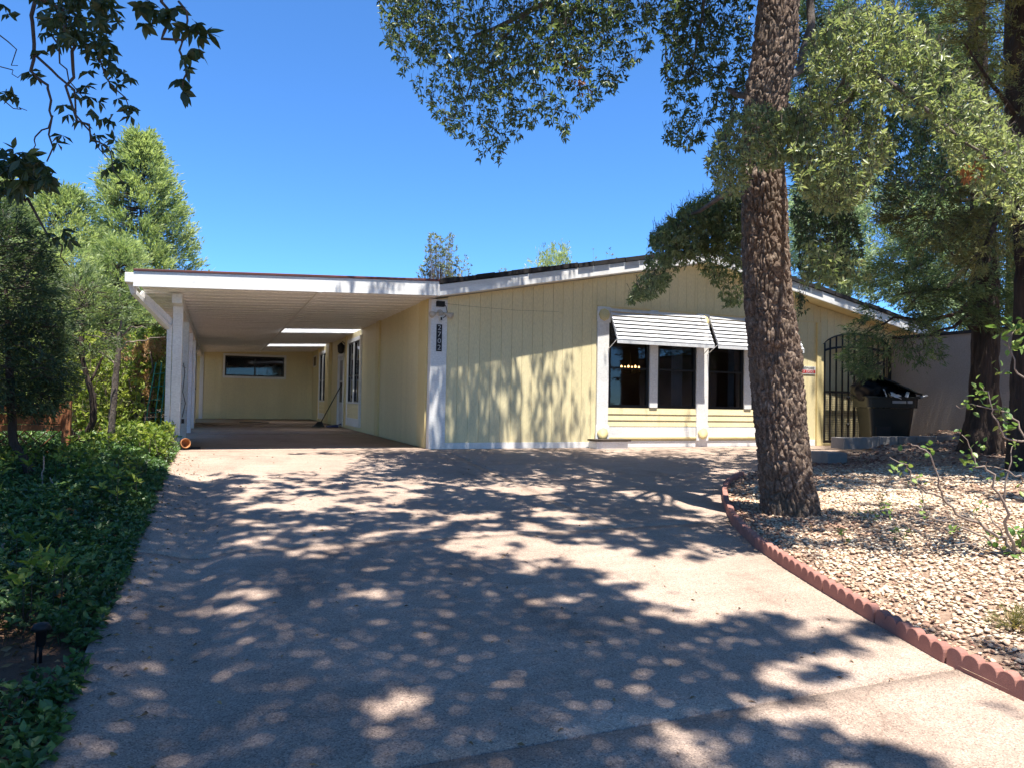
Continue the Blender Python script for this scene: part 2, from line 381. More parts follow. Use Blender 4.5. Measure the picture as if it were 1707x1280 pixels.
# ================================================================== THE SETTING
def zdrive(Y):
    Y = np.asarray(Y, float)
    d = np.maximum(0.0, -0.5 - Y)
    soft = np.where(d < 0.6, d * d / 1.2, d - 0.3)        # eased break of slope
    return -0.0625 * np.minimum(soft, 17.0)
def zdrive_x(X, Y):                                         # drive surface with the swale along its left edge
    X = np.asarray(X, float)
    k = np.clip((-1.2 - np.asarray(Y, float)) / 1.5, 0, 1)
    return zdrive(Y) + k * (-0.055 * np.exp(-((X + 3.50) / 0.17) ** 2) + 0.035 * np.exp(-((X + 3.97) / 0.16) ** 2))
EDGE = np.array([(0.25, -18.0), (0.22, -14.0), (0.20, -11.5), (0.21, -10.4), (0.24, -9.66), (0.26, -9.37), (0.31, -9.10), (0.39, -8.79), (0.49, -8.40), (0.63, -7.94),
                 (0.72, -7.64), (0.86, -7.22), (1.03, -6.80), (1.35, -6.20), (1.86, -5.44), (2.20, -4.98), (2.63, -4.47), (3.15, -3.98), (3.79, -3.55), (4.8, -3.1), (5.75, -2.85), (6.15, -2.75)])
_a = EDGE[:-1]; _b = EDGE[1:]
def edge_dist(X, Y):
    X = np.asarray(X, float); Y = np.asarray(Y, float); best = np.full(X.shape, 1e9)
    for a, b in zip(_a, _b):
        ab = b - a; t = np.clip(((X - a[0]) * ab[0] + (Y - a[1]) * ab[1]) / (ab @ ab), 0, 1)
        best = np.minimum(best, np.hypot(X - a[0] - t * ab[0], Y - a[1] - t * ab[1]))
    return best
def zbed(X, Y):
    d = edge_dist(X, Y)
    return zdrive(Y) + 0.035 + 0.085 * np.minimum(d, 7.0)
def zleft(X, Y):
    X = np.asarray(X, float)
    return zdrive(Y) - 0.01 + 0.03 * np.clip(-3.97 - X, 0, 3)

# ground sheet to the horizon
xs = np.concatenate([np.linspace(-400, -30, 14), np.linspace(-25, 30, 56), np.linspace(35, 400, 14)])
ys = np.concatenate([np.linspace(-300, -30, 10), np.linspace(-25, 40, 66), np.linspace(50, 500, 14)])
GX, GY = np.meshgrid(xs, ys, indexing='ij')
GZ = zdrive(GY) - 0.16
o = link('ground', grid_mesh('ground', np.stack([GX, GY, GZ], -1)), M['dirt'], kind='structure')

# planting bed on the left
u = np.linspace(0, 1, 46); w = np.linspace(-17, 9, 120)
LX, LY = np.meshgrid(-3.985 - 9 * u ** 1.5, w, indexing='ij')
LZ = zleft(LX, LY) + 0.02 * np.sin(LX * 7 + LY * 3) * np.clip(-4.05 - LX, 0, 1)
link('planting_bed', grid_mesh('planting_bed', np.stack([LX, LY, LZ], -1)), M['soil'], kind='structure')

# concrete drive, one slab per poured bay, open joints between
def slab(x0, x1, y0, y1, parent, nx=None, ny=None):
    g = 0.008
    nx = nx or max(2, int((x1 - x0) / 0.12)); ny = ny or max(2, int((y1 - y0) / 0.14))
    X, Y = np.meshgrid(np.linspace(x0 + g, x1 - g, nx), np.linspace(y0 + g, y1 - g, ny), indexing='ij')
    Z = zdrive_x(X, Y)
    o = link('concrete_slab', grid_mesh('slab', np.stack([X, Y, Z], -1)), M['concrete'], parent)
    s = o.modifiers.new('thickness', 'SOLIDIFY'); s.thickness = 0.09; s.offset = -1
    return o
drive = bpy.data.objects.new('driveway', None); COL.objects.link(drive); drive['kind'] = 'structure'
slab(-3.97, 0.9, -18.0, -9.3, drive); slab(-3.97, 1.4, -9.3, -6.05, drive)
slab(-3.97, 0.10, -6.05, 0.0, drive); slab(0.10, 10.85, -6.05, -0.02, drive)
slab(-4.25, -0.02, 0.0, 5.4, drive, 4, 8); slab(-4.25, -0.02, 5.4, 11.0, drive, 4, 4); slab(-4.25, -0.02, 11.0, 16.6, drive, 4, 4)

def joint(x0, x1, y0, y1):                      # dark filler sunk in the open joints
    n = 30; X, Y = np.meshgrid(np.linspace(x0, x1, n if x1 - x0 > .1 else 2), np.linspace(y0, y1, n if y1 - y0 > .1 else 2), indexing='ij')
    link('joint_filler', grid_mesh('joint', np.stack([X, Y, zdrive_x(X, Y) - .014], -1)), M['frame'], drive)
joint(-3.97, .9, -9.308, -9.292); joint(-3.97, 1.4, -6.058, -6.042); joint(.092, .108, -6.04, -.02); joint(-3.97, -.02, -.008, .008)
# gravel bed on the right
E2 = []
for a, b in zip(EDGE[:-1], EDGE[1:]):
    n = max(1, int(np.linalg.norm(b - a) / 0.25))
    for k in range(n): E2.append(a + (b - a) * k / n)
E2.append(EDGE[-1]); E2 = np.array(E2)
Q = np.stack([np.full(len(E2), 10.88), np.interp(np.linspace(0, 1, len(E2)), [0, 0.6, 1], [-18.5, -5.0, -1.35])], 1)
tt = np.linspace(0, 1, 44) ** 1.4
BP = E2[:, None, :] * (1 - tt[None, :, None]) + Q[:, None, :] * tt[None, :, None]
BX, BY = BP[..., 0], BP[..., 1]
BZ = zbed(BX, BY) - 0.012
bed = link('gravel_bed', grid_mesh('gravel_bed', np.stack([BX, BY, BZ], -1)), M['under'], kind='structure')

# stones: a few low-poly shapes, nearest ones as single objects, the rest joined
def ico(seed, sq=(1, 0.75, 0.5)):
    r = random.Random(seed); bm = bmesh.new(); bmesh.ops.create_icosphere(bm, subdivisions=1, radius=1.0)
    for v in bm.verts:
        v.co *= r.uniform(0.58, 1.28); v.co.x *= sq[0]; v.co.y *= sq[1]; v.co.z *= sq[2]
    V = np.array([v.co[:] for v in bm.verts]); F = np.array([[v.index for v in f.verts] for f in bm.faces]); bm.free(); return V, F
STONES = [ico(100 + i, (1, random.uniform(0.6, 0.95), random.uniform(0.28, 0.5))) for i in range(10)]
def in_bed(X, Y):
    ex = np.interp(Y, EDGE[:, 1], EDGE[:, 0])
    ok = (X > ex + 0.045) & (X < 10.8)
    back = -2.66 + (X - 6.0) * (1.31 / 4.9)
    return ok & (Y < np.where(X > 6.0, back, -2.85 + 0 * X)) 
cand = []
for (n, x0, x1, y0, y1, s0, s1) in ((23000, 0.2, 4.2, -10.4, -5.2, 0.010, 0.024), (9500, 1.2, 7.0, -6.6, -2.6, 0.013, 0.027), (5200, 3.5, 10.8, -8.0, -1.3, 0.020, 0.038)):
    X = rng.uniform(x0, x1, n); Y = rng.uniform(y0, y1, n); s = rng.uniform(s0, s1, n) * rng.choice([0.8, 1, 1, 1.25], n)
    k = in_bed(X, Y)
    px, py, dz = project(np.stack([X, Y, np.zeros_like(X) - 0.2], 1))
    k &= (dz > 1.0) & (px > -50) & (px < PW + 500) & (py < PH + 500)
    cand.append(np.stack([X[k], Y[k], s[k]], 1))
cand = np.concatenate(cand)
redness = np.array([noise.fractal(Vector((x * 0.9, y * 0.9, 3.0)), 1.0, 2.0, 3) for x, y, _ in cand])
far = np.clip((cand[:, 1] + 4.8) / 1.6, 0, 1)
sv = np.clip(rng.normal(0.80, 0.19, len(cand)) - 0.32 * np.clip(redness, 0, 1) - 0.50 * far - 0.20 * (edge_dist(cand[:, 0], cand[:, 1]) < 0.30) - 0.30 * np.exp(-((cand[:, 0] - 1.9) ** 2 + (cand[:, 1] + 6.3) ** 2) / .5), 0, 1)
cz = zbed(cand[:, 0], cand[:, 1])
px, py, dz = project(np.stack([cand[:, 0], cand[:, 1], cz], 1))
size_px = np.where((px > 0) & (px < PW) & (py > 0) & (py < PH), cand[:, 2] / dz, 0)
order = np.argsort(-size_px); near = set(order[:300].tolist())
stone_me = []
for i, (V, F) in enumerate(STONES):
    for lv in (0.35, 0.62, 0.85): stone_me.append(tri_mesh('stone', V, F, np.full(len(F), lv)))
VV, FF, AA, base = [], [], [], 0
rots = rng.uniform(0, 2 * math.pi, (len(cand), 3))
for i in range(len(cand)):
    x, y, s = cand[i]; z = cz[i] + s * rng.uniform(-0.05, 0.35)
    if i in near:
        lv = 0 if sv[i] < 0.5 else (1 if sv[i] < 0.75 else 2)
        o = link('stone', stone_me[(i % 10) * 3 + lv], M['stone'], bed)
        o.location = (x, y, z); o.scale = (s, s, s); o.rotation_euler = (rots[i][0] * 0.08, rots[i][1] * 0.08, rots[i][2])
        continue
    V, F = STONES[i % 10]; c, sn = math.cos(rots[i][2]), math.sin(rots[i][2])
    tl = (rots[i][0] - 3.14) * 0.12
    W = np.stack([V[:, 0] * c - V[:, 1] * sn, V[:, 0] * sn + V[:, 1] * c, V[:, 2] + V[:, 0] * tl], 1) * s
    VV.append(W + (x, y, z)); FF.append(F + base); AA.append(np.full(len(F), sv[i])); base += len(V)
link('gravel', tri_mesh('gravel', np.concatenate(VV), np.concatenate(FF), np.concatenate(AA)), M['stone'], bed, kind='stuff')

# scalloped concrete edging along the bed: six scallops to a block
edging = thing('garden_edging', 'curved row of scalloped reddish concrete edging blocks around the gravel bed', 'garden edging', (0.24, -9.66, float(zdrive(-9.66))))
def scallop(n, pitch=0.098, h0=0.062, th=0.056):
    pts = []; L = n * pitch
    for k in range(n):
        for j in range(9 if k == n - 1 else 8):
            a = math.pi * (1 - j / 8.0)
            pts.append((-L / 2 + pitch * (k + 0.5) + math.cos(a) * pitch * 0.495, h0 + math.sin(a) * pitch * 0.43))
    pts = [(L / 2 - 0.002, -0.03)] + pts[::-1] + [(-L / 2 + 0.002, -0.03)]
    mb = MB(); mb.prism(pts[::-1], -th / 2, th / 2)
    return mb.mesh('edging_block')
long_me, short_me = scallop(6), scallop(3)
for me in (long_me, short_me): me.materials.append(M['edging'])
seg = np.linalg.norm(np.diff(E2, axis=0), axis=1); cum = np.concatenate([[0], np.cumsum(seg)])
def along(s): return np.array([np.interp(s, cum, E2[:, 0]), np.interp(s, cum, E2[:, 1])])
s = np.interp(-11.6, E2[:, 1], cum); send = np.interp(-3.75, E2[:, 1], cum)
while s < send:
    L = 0.588 if along(s)[1] < -6.9 else 0.294
    a, b = along(s), along(s + L); me = long_me if L > 0.4 else short_me
    za, zb_ = float(zdrive(a[1])), float(zdrive(b[1]))
    d = Vector((b[0] - a[0], b[1] - a[1], zb_ - za)).normalized(); nrm = Vector((d.y, -d.x, 0)).normalized()   # toward the bed side
    up = d.cross(-nrm).normalized()
    if up.z < 0: up = -up
    yv = up.cross(d)
    lean = random.uniform(-0.05, 0.05)
    Mx = Matrix(((d.x, yv.x, up.x, 0), (d.y, yv.y, up.y, 0), (d.z, yv.z, up.z, 0), (0, 0, 0, 1)))
    o = link('edging_block', me, None, edging)
    o.matrix_basis = Matrix.Translation(((a[0] + b[0]) / 2 + 0.02, (a[1] + b[1]) / 2, (za + zb_) / 2 + random.uniform(-0.006, 0.006))) @ Mx @ Matrix.Rotation(lean, 4, 'X') @ Matrix.Rotation(random.uniform(-0.02, 0.02), 4, 'Z')
    bv = o.modifiers.new('bevel', 'BEVEL'); bv.width = 0.004; bv.segments = 1; bv.limit_method = 'ANGLE'; bv.angle_limit = 1.0
    s += L + 0.004
# ================================================================== THE HOUSE
OV = 0.37                                       # front overhang
RIDGE_X, ROOF0, PITCH_R = 5.5, 2.85, 0.195      # shingle top at X=0, slope
def ztop(X): return ROOF0 + PITCH_R * (X if X < RIDGE_X else 2 * RIDGE_X - X)
def zsoff(X): return ztop(X) - 0.27
house = thing('house', 'pale yellow single storey house with white trim and low gabled roof', 'house', (5.5, 6.0, 0.0))

# front wall sheathing with window openings
WIN = [(3.47, 4.37), (4.56, 5.47), (5.76, 6.66), (6.85, 7.75)]
WZ0, WZ1 = 0.76, 2.46
wall = MB()
def quadwall(x0, x1, z0, za, zb, y0=0.0, y1=0.12):
    wall.prism([(x0, z0), (x1, z0), (x1, zb), (x0, za)], y0, y1)
quadwall(0.0, 3.30, -0.05, zsoff(0.0) - 0.02, zsoff(3.30) - 0.02)
wall.prism([(3.30, 2.5), (8.80, 2.5), (8.80, zsoff(8.8) - .02), (5.5, zsoff(5.5) - .02), (3.30, zsoff(3.3) - .02)], 0.0, 0.12)
quadwall(3.30, 8.80, -0.05, 0.74, 0.74)
for x0, x1 in ((3.30, 3.47), (4.37, 4.56), (5.47, 5.76), (6.66, 6.85), (7.75, 8.80)): wall.box(x0 + .0005, x1 - .0005, 0.001, 0.119, 0.74, 2.5)
front = wall.build('front_wall', M['yellow'], house)
back = MB(); back.box(0.0, 11.0, 17.0, 17.12, -0.05, 2.6); back.box(10.9, 11.0, 1.2, 17.0, -0.05, 2.55)
back.box(0.02, 10.9, 0.13, 16.99, -0.12, -0.06)
back.build('rear_walls', M['yellow'], house)

# vertical siding boards on the front
BW = 0.203
def board(x0, x1, z0, za, zb, y1=-0.001, y0=-0.012, par=front):
    mb = MB(); g = 0.0026
    mb.prism([(x0 + g, z0), (x1 - g, z0), (x1 - g, zb), (x0 + g, za)], y0, y1)
    return mb.build('siding_board', M['yellow'], par)
x = 0.26
while x < 3.20 - 0.02:
    x1 = min(x + BW, 3.20); board(x, x1, 0.115, zsoff(x) - .01, zsoff(x1) - .01); x = x1
x = 3.20
while x < 8.60:                                  # above the windows
    x1 = min(x + BW, 8.62)
    if x < RIDGE_X < x1: x1 = RIDGE_X
    board(x, x1, 2.665, zsoff(x) - .01, zsoff(x1) - .01); x = x1
x = 7.97
while x < 8.60:
    x1 = min(x + BW, 8.62); board(x, x1, 0.115, 2.655, 2.655); x = x1
# arch over the gate
GX0, GX1 = 8.83, 10.90
def zarch(X):
    u = (X - (GX0 + GX1) / 2) / ((GX1 - GX0) / 2); return 2.20 + 0.40 * math.sqrt(max(0.0, 1 - 0.93 * u * u)) - 0.1
x = 8.74
while x < 11.0 - 0.01:
    x1 = min(x + BW, 11.0); mb = MB(); g = 0.004
    a = [(xx, zarch(min(max(xx, GX0), GX1)) if GX0 - .02 < xx < GX1 + .02 else 2.2) for xx in np.linspace(x + g, x1 - g, 5)]
    mb.prism(a + [(x1 - g, zsoff(x1) - .01), (x + g, zsoff(x) - .01)], -0.017, 0.05)
    mb.build('siding_board', M['yellow'], front); x = x1
mb = MB()                                        # recessed wall behind the gate
x = 8.60
while x < 12.0:
    x1 = x + BW; m2 = MB(); m2.box(x + .003, x1 - .003, 0.165, 0.18, 0.02, 3.1 - 0.18 * (x - 8.6)); m2.build('siding_board', M['yellow'], front); x = x1
mb.box(8.56, 12.05, 0.181, 0.28, -0.05, 3.05 if False else 2.30); mb.build('recessed_wall', M['yellow'], house)
# trim
t = MB(); t.box(-0.03, 0.255, -0.034, -0.002, 0.0, zsoff(0) - .012); t.build('corner_trim', M['white'], house, bevel=.003)
t = MB(); t.box(-0.034, -0.0045, -0.001, 0.13, 0.0, zsoff(0) - .012); t.build('corner_trim', M['white'], house, bevel=.003)
t = MB(); t.box(0.258, 3.19, -0.026, -0.0005, 0.0, 0.108); t.build('skirting', M['white'], house, bevel=.003)
t = MB(); t.box(3.19, 8.60, -0.03, -0.0005, 0.0, 0.125); t.build('skirting', M['white'], house, bevel=.003)
t = MB(); t.box(8.622, 8.735, -0.055, -0.001, 0.0, 2.66); t.build('gate_post_trim', M['yellow_trim'], house, bevel=.003)
t = MB(); t.box(8.737, 8.828, -0.03, 0.164, 0.0, 2.2); t.build('gate_jamb', M['yellow_trim'], house, bevel=.003)
t = MB(); t.box(3.2, 8.62, -0.024, -0.018, 2.655, 2.675); t.build('seam_batten', M['yellow_trim'], house)
# window bay: posts, laps, band, sills
for x0, x1, z0 in ((3.21, 3.455, 0.15), (4.375, 4.555, 0.765), (5.475, 5.755, 0.15), (6.665, 6.845, 0.765), (7.76, 7.965, 0.15)):
    t = MB(); t.box(x0, x1, -0.052, -0.0008, z0, 2.655); t.build('mullion_post', M['white'], house, bevel=.003)
for a, b in ((3.457, 5.473), (5.757, 7.758)):
    z = 0.752
    for k in range(3):
        mb = MB(); y0 = -0.040
        mb.add([(a, y0 + .014, z), (b, y0 + .014, z), (b, -.001, z), (a, -.001, z), (a, y0, z - .114), (b, y0, z - .114), (b, -.001, z - .114), (a, -.001, z - .114)],
               [(0, 1, 2, 3), (7, 6, 5, 4), (0, 4, 5, 1), (1, 5, 6, 2), (2, 6, 7, 3), (3, 7, 4, 0)])
        mb.build('lap_board', M['yellow'], house); z -= 0.117
    t = MB(); t.box(a, b, -0.036, -0.001, 0.195, 0.398); t.build('band_board', M['white'], house, bevel=.003)
    t = MB(); t.box(a, b, -0.060, -0.001, 0.168, 0.192); t.build('ledge', M['yellow_trim'], house, bevel=.004)
for cx, cz in ((3.33, 0.27), (5.615, 0.27), (3.33, 2.50), (7.86, 0.27), (5.615, 2.50)):
    t = MB(); t.box(cx - .145, cx + .145, -0.070, -0.053, cz - .145, cz + .145); r = t.build('rosette_block', M['white'], house, bevel=.004)
    t = MB(); t.lathe([(0.0, 0.071), (0.118, 0.071), (0.118, 0.085), (0.105, 0.093), (0.0, 0.093)], (cx, 0, cz), n=8, axis='y'); t.build('rosette_disc', M['yellow_trim'], r)
def window(x0, x1, z0, z1, sash=True):
    f = MB(); w = 0.05
    f.box(x0, x1, -.022, .05, z0, z0 + w); f.box(x0, x1, -.022, .05, z1 - w, z1)
    f.box(x0, x0 + w, -.021, .049, z0 + w, z1 - w); f.box(x1 - w, x1, -.021, .049, z0 + w, z1 - w)
    zm = z0 + 0.43 * (z1 - z0) 
    f.box(x0 + w, x1 - w, -.015, .045, zm, zm + .035)
    win = f.build('window', M['frame'], house, bevel=.003)
    for a, b, yy in ((z0 + w, zm, 0.0), (zm + .035, z1 - w, 0.02)):
        p = MB(); p.box(x0 + w, x1 - w, yy, yy + .006, a, b); p.build('pane', M['glass'], win)
    return win
for a, b in WIN: window(a, b, WZ0, WZ1)
# room behind the glass
t = MB(); t.box(2.9, 8.3, 3.9, 4.0, -0.04, 2.75); t.box(2.8, 2.9, 0.2, 4.0, -0.04, 2.75); t.box(8.3, 8.4, 0.45, 4.0, -0.04, 2.75); t.box(2.9, 8.3, 0.14, 3.9, 2.66, 2.74)
t.build('room_wall', M['room'], house)
for cx, w_ in ((5.20, .26), (5.86, .14), (3.55, .10), (6.55, .14)):
    vs = []; n = 18
    for i in range(n + 1):
        xx = cx - w_ / 2 + w_ * i / n; yy = 0.24 + 0.025 * math.sin(i * 2.1)
        vs += [(xx, yy, 0.3), (xx, yy, 2.5)]
    mb = MB(); mb.add(vs, [(2 * i, 2 * i + 2, 2 * i + 3, 2 * i + 1) for i in range(n)], True)
    c = mb.build('curtain', M['curtain'], house); s_ = c.modifiers.new('t', 'SOLIDIFY'); s_.thickness = .004
t = MB(); t.box(3.9, 5.3, 3.84, 3.88, 1.55, 2.35); t.box(4.0, 5.2, 3.82, 3.838, 1.64, 2.26); t.build('picture_frame', M['darkwood'], house)
# roof: two slopes, fascia boards, soffit, shingle courses on the front edge
for x0, x1, nm in ((0.0, RIDGE_X, 'a'), (RIDGE_X, 12.30, 'b')):
    za, zb = ztop(x0), ztop(x1)
    r = MB(); r.hexa([(x0, -OV + .02, za - .085), (x1, -OV + .02, zb - .085), (x1, 17.4, zb - .085), (x0, 17.4, za - .085),
                      (x0, -OV + .02, za - .02), (x1, -OV + .02, zb - .02), (x1, 17.4, zb - .02), (x0, 17.4, za - .02)])
    ro = r.build('roof', M['shingle'], house)
    L = abs(x1 - x0); n = int(L / 0.31)
    for k in range(n):
        xa = x0 + L * k / n; xb = x0 + L * (k + 1) / n; dz = random.uniform(-.008, .012); dy = random.uniform(-.02, .01)
        m2 = MB(); y0 = -OV - .045 + dy
        m2.hexa([(xa + .003, y0, ztop(xa) - .078 + dz), (xb - .003, y0, ztop(xb) - .078 + dz), (xb - .003, -.1, ztop(xb) - .019), (xa + .003, -.1, ztop(xa) - .019),
                 (xa + .003, y0, ztop(xa) + dz), (xb - .003, y0, ztop(xb) + dz), (xb - .003, -.1, ztop(xb) + .006), (xa + .003, -.1, ztop(xa) + .006)])
        m2.build('shingle', M['shingle'], ro)
    f = MB(); f.prism([(x0, za - .275), (x1, zb - .275), (x1, zb - .087), (x0, za - .087)], -OV - .022, -OV + .018)
    f.build('fascia_board', M['fascia'], ro, bevel=.003)
    f = MB(); f.hexa([(x0, -OV + .02, za - .268), (x1, -OV + .02, zb - .268), (x1, 0.4, zb - .268), (x0, 0.4, za - .268), (x0, -OV + .02, za - .24), (x1, -OV + .02, zb - .24), (x1, 0.4, zb - .24), (x0, 0.4, za - .24)])
    f.build('soffit', M['yellow_trim'] if x0 > 1 else M['white'], ro)
e = MB(); e.box(12.28, 12.31, -OV, 17.4, ztop(12.30) - .27, ztop(12.30) - .02); e.build('eave_board', M['white'], house)
e = MB(); e.prism([(0.05, 2.62), (10.9, 2.60), (10.9, ztop(10.9) - .1), (5.5, ztop(5.5) - .1), (0.05, ztop(.05) - .1)], 16.95, 16.99); e.build('rear_gable', M['yellow'], house)

# carport side of the house: boards, pilasters, two tall windows, door, small vent window
side = MB()
def sidebox(y0, y1, z0, z1): side.box(0.002, 0.12, y0 + .001, y1 - .001, z0, z1)
OPEN = [(6.55, 8.35, 0.74, 2.34), (9.30, 10.20, 0.03, 2.08), (12.75, 14.35, 0.74, 2.34), (15.55, 16.4, 2.02, 2.36)]
cur = 0.13
for a, b, z0, z1 in OPEN:
    sidebox(cur, a, -.05, 2.62); sidebox(a, b, z1, 2.62)
    if z0 > 0.1: sidebox(a, b, -.05, z0)
    cur = b
sidebox(cur, 17.0, -.05, 2.62)
sidew = side.build('side_wall', M['yellow'], house)
def sideboard(y0, y1, z0, z1):
    m2 = MB(); m2.box(-.017, 0.0005, y0 + .004, y1 - .004, z0, z1); return m2.build('siding_board', M['yellow'], sidew)
y = 0.16
while y < 16.55:
    y1 = min(y + BW, 16.58); segs = [(0.02, 2.60)]
    for a, b, z0, z1 in OPEN:
        if y1 > a - .1 and y < b + .1:
            segs = [(z1 + .1, 2.60)] if z1 < 2.4 else []
            if z0 > 1.0: segs.append((0.02, z0 - .06))
    for z0, z1 in segs:
        if z1 - z0 > .03: sideboard(y, y1, z0, z1)
    y = y1
for a, b, p in ((0.20, 0.72, .05), (4.12, 4.42, .07), (8.62, 8.84, .05), (11.5, 12.3, .12), (14.5, 14.75, .07)):
    t = MB(); t.box(-p, -.018, a, b, 0.01, 2.595); t.build('pilaster', M['yellow_trim'], house, bevel=.004)
for a, b in ((6.55, 8.35), (12.75, 14.35)):
    f = MB(); w = 0.09; mid = (a + b) / 2
    f.box(-.055, .06, a - .1, a, 0.10, 2.44); f.box(-.055, .06, b, b + .1, 0.10, 2.44); f.box(-.054, .059, a, b, 2.34, 2.44)
    f.box(-.045, .05, mid - .05, mid + .05, 0.74, 2.34); f.box(-.05, .05, a, b, 0.70, 0.74)
    win = f.build('tall_window', M['white'], house, bevel=.003)
    for c, d in ((a, mid - .05), (mid + .05, b)):
        s_ = MB(); s_.box(-.02, .04, c, c + .035, .74, 2.34); s_.box(-.02, .04, d - .035, d, .74, 2.34); s_.box(-.019, .039, c, d, 1.42, 1.46)
        s_.box(-.019, .039, c, d, .741, .775); s_.box(-.019, .039, c, d, 2.305, 2.339); s_.build('sash', M['frame'], win)
        p = MB(); p.box(.005, .010, c, d, .742, 2.338); p.build('pane', M['glass'], win)
    z = 0.70
    for k in range(3):
        m2 = MB(); m2.box(-.036 - .0, -.001, a, b, z - .128, z - .006); m2.build('lap_board', M['yellow'], win, bevel=.003); z -= .13
    m2 = MB(); m2.box(-.04, -.001, a, b, 0.10, z - .005); m2.build('band_board', M['white'], win)
d = MB(); d.box(0.03, 0.07, 9.32, 10.18, 0.03, 2.06); door = d.build('side_door', M['white'], house)
d = MB(); d.box(-.03, .028, 9.22, 9.30, 0.01, 2.14); d.box(-.03, .028, 10.2, 10.28, 0.01, 2.14); d.box(-.029, .027, 9.3, 10.2, 2.06, 2.14); d.build('door_frame', M['white'], door)
d = MB(); d.box(.018, .029, 9.45, 10.05, 0.72, 1.30); d.build('lower_pane', M['frame'], door)
d = MB(); d.box(.018, .029, 9.45, 10.05, 1.36, 1.95); d.build('upper_pane', M['grey'], door)
d = MB(); d.tube([(0.028, 9.4, 1.02), (-.02, 9.4, 1.02), (-.03, 9.46, 1.02)], .012, 8); d.build('door_handle', M['grey'], door)
d = MB(); d.box(-.02, .03, 15.5, 15.55, 1.97, 2.41); d.box(-.02, .03, 16.4, 16.45, 1.97, 2.41); d.box(-.019, .029, 15.55, 16.4, 1.97, 2.02); d.box(-.019, .029, 15.55, 16.4, 2.36, 2.41)
sw = d.build('small_window', M['white'], house); d = MB(); d.box(.0, .01, 15.55, 16.4, 2.02, 2.36); d.build('pane', M['frame'], sw)

# ================================================================== THE CARPORT
carport = thing('carport', 'long white metal carport roof on square posts beside the yellow house', 'carport', (-2.2, 8.0, 0.0))
def zc(X): return 2.595 + 0.045 * X              # ceiling
XL, XS = -4.45, -1.95
PWD = 0.405
y = -0.345; k = 0
pan = {}
def pan_mesh(xa, xb, sky_):
    mb = MB(); t_ = 0.03
    def sheet(y0, y1, dz, th=.012):
        mb.hexa([(xa, y0, zc(xa) + dz), (xb, y0, zc(xb) + dz), (xb, y1, zc(xb) + dz), (xa, y1, zc(xa) + dz), (xa, y0, zc(xa) + dz + th), (xb, y0, zc(xb) + dz + th), (xb, y1, zc(xb) + dz + th), (xa, y1, zc(xa) + dz + th)])
    sheet(0.0, PWD - .022, 0.0); sheet(PWD - .020, PWD - .001, .05); sheet(PWD * .5, PWD * .5 + .012, -.012, .0115)
    return mb.mesh('pan')
meL, meR = pan_mesh(XL, XS - .006, 0), pan_mesh(XS + .006, -0.001, 0); meK = meR.copy()
meL.materials.append(M['pan']); meR.materials.append(M['pan']); meK.materials.append(M['skylight'])
while y < 16.4:
    o = link('ceiling_panel', meL, None, carport); o.location = (0, y, 0)
    skyp = abs(y + .2 - 7.0) < PWD * 1.5 or abs(y + .2 - 12.75) < PWD * 1.5
    o = link('skylight_panel' if skyp else 'ceiling_panel', meK if skyp else meR, None, carport); o.location = (0, y, 0)
    y += PWD
b = MB(); b.box(XS - .025, XS + .025, -.5, 16.5, zc(XS) - .030, zc(XS) - .014); b.build('seam_strip', M['pan'], carport)
# roof skin leaves the skylight bays open
r = MB()
def skin(y0, y1, xa, xb):
    r.hexa([(xa, y0, zc(xa) + .16), (xb, y0, zc(xb) + .16), (xb, y1, zc(xb) + .16), (xa, y1, zc(xa) + .16), (xa, y0, zc(xa) + .19), (xb, y0, zc(xb) + .19), (xb, y1, zc(xb) + .19), (xa, y1, zc(xa) + .19)])
skin(-.35, 6.30, XL, 0.0); skin(7.60, 12.05, XL, 0.0); skin(13.40, 16.6, XL, 0.0); skin(6.30, 7.60, XL, XS); skin(12.05, 13.40, XL, XS)
r.build('roof_sheet', M['pan'], carport)
f = MB(); f.prism([(-4.55, 2.385), (-.003, 2.577), (-.003, 2.815), (-4.55, 2.605)], -OV - .02, -OV + .02); f.build('fascia_board', M['fascia'], carport, bevel=.003)
f = MB(); f.prism([(-4.55, 2.607), (-.003, 2.817), (-.003, 2.855), (-4.55, 2.64)], -OV - .035, -OV + .10); f.build('edge_strip', M['drip'], carport, bevel=.004)
# gutter, downspout
g = MB(); zg = 2.385
for (xa, xb, z0, z1) in ((-4.66, -4.535, zg + .06, zg + .075), (-4.665, -4.65, zg + .075, zg + .20)):
    g.box(xa, xb, -OV + .02, 16.6, z0, z1)
g.box(-4.66, -4.54, -OV - .0, -OV + .018, zg + .06, zg + .20)
g.build('gutter', M['white'], carport, bevel=.004)
POSTX = -4.0
P0 = onY(216, 487, -0.3); 
d = MB(); d.bar((-4.60, -.15, 2.46), (-4.56, -.10, 2.32), .075, .06); d.bar((-4.56, -.10, 2.33), (-4.13, 0.55, 1.90), .08, .065); d.bar((-4.115, 0.58, 1.93), (-4.115, 0.58, 0.1), .075, .06)
d.build('downspout', M['white'], carport, bevel=.006)
d = MB(); d.bar((-4.50, 0.2, 2.37), (-4.08, 0.62, 1.98), .035, .09); d.build('knee_brace', M['white'], carport, bevel=.004)
for i, py in enumerate((0.62, 3.3, 5.9, 8.4)):
    p = MB(); w_ = .072; p.box(POSTX - w_, POSTX + w_, py - w_, py + w_, 0.0, zc(POSTX) - .17); p.build('post', M['white'], carport, bevel=.006)
b = MB(); b.box(POSTX - .07, POSTX + .07, 0.15, 16.5, zc(POSTX) - .17, zc(POSTX) - .025); b.build('beam', M['white'], carport, bevel=.005)
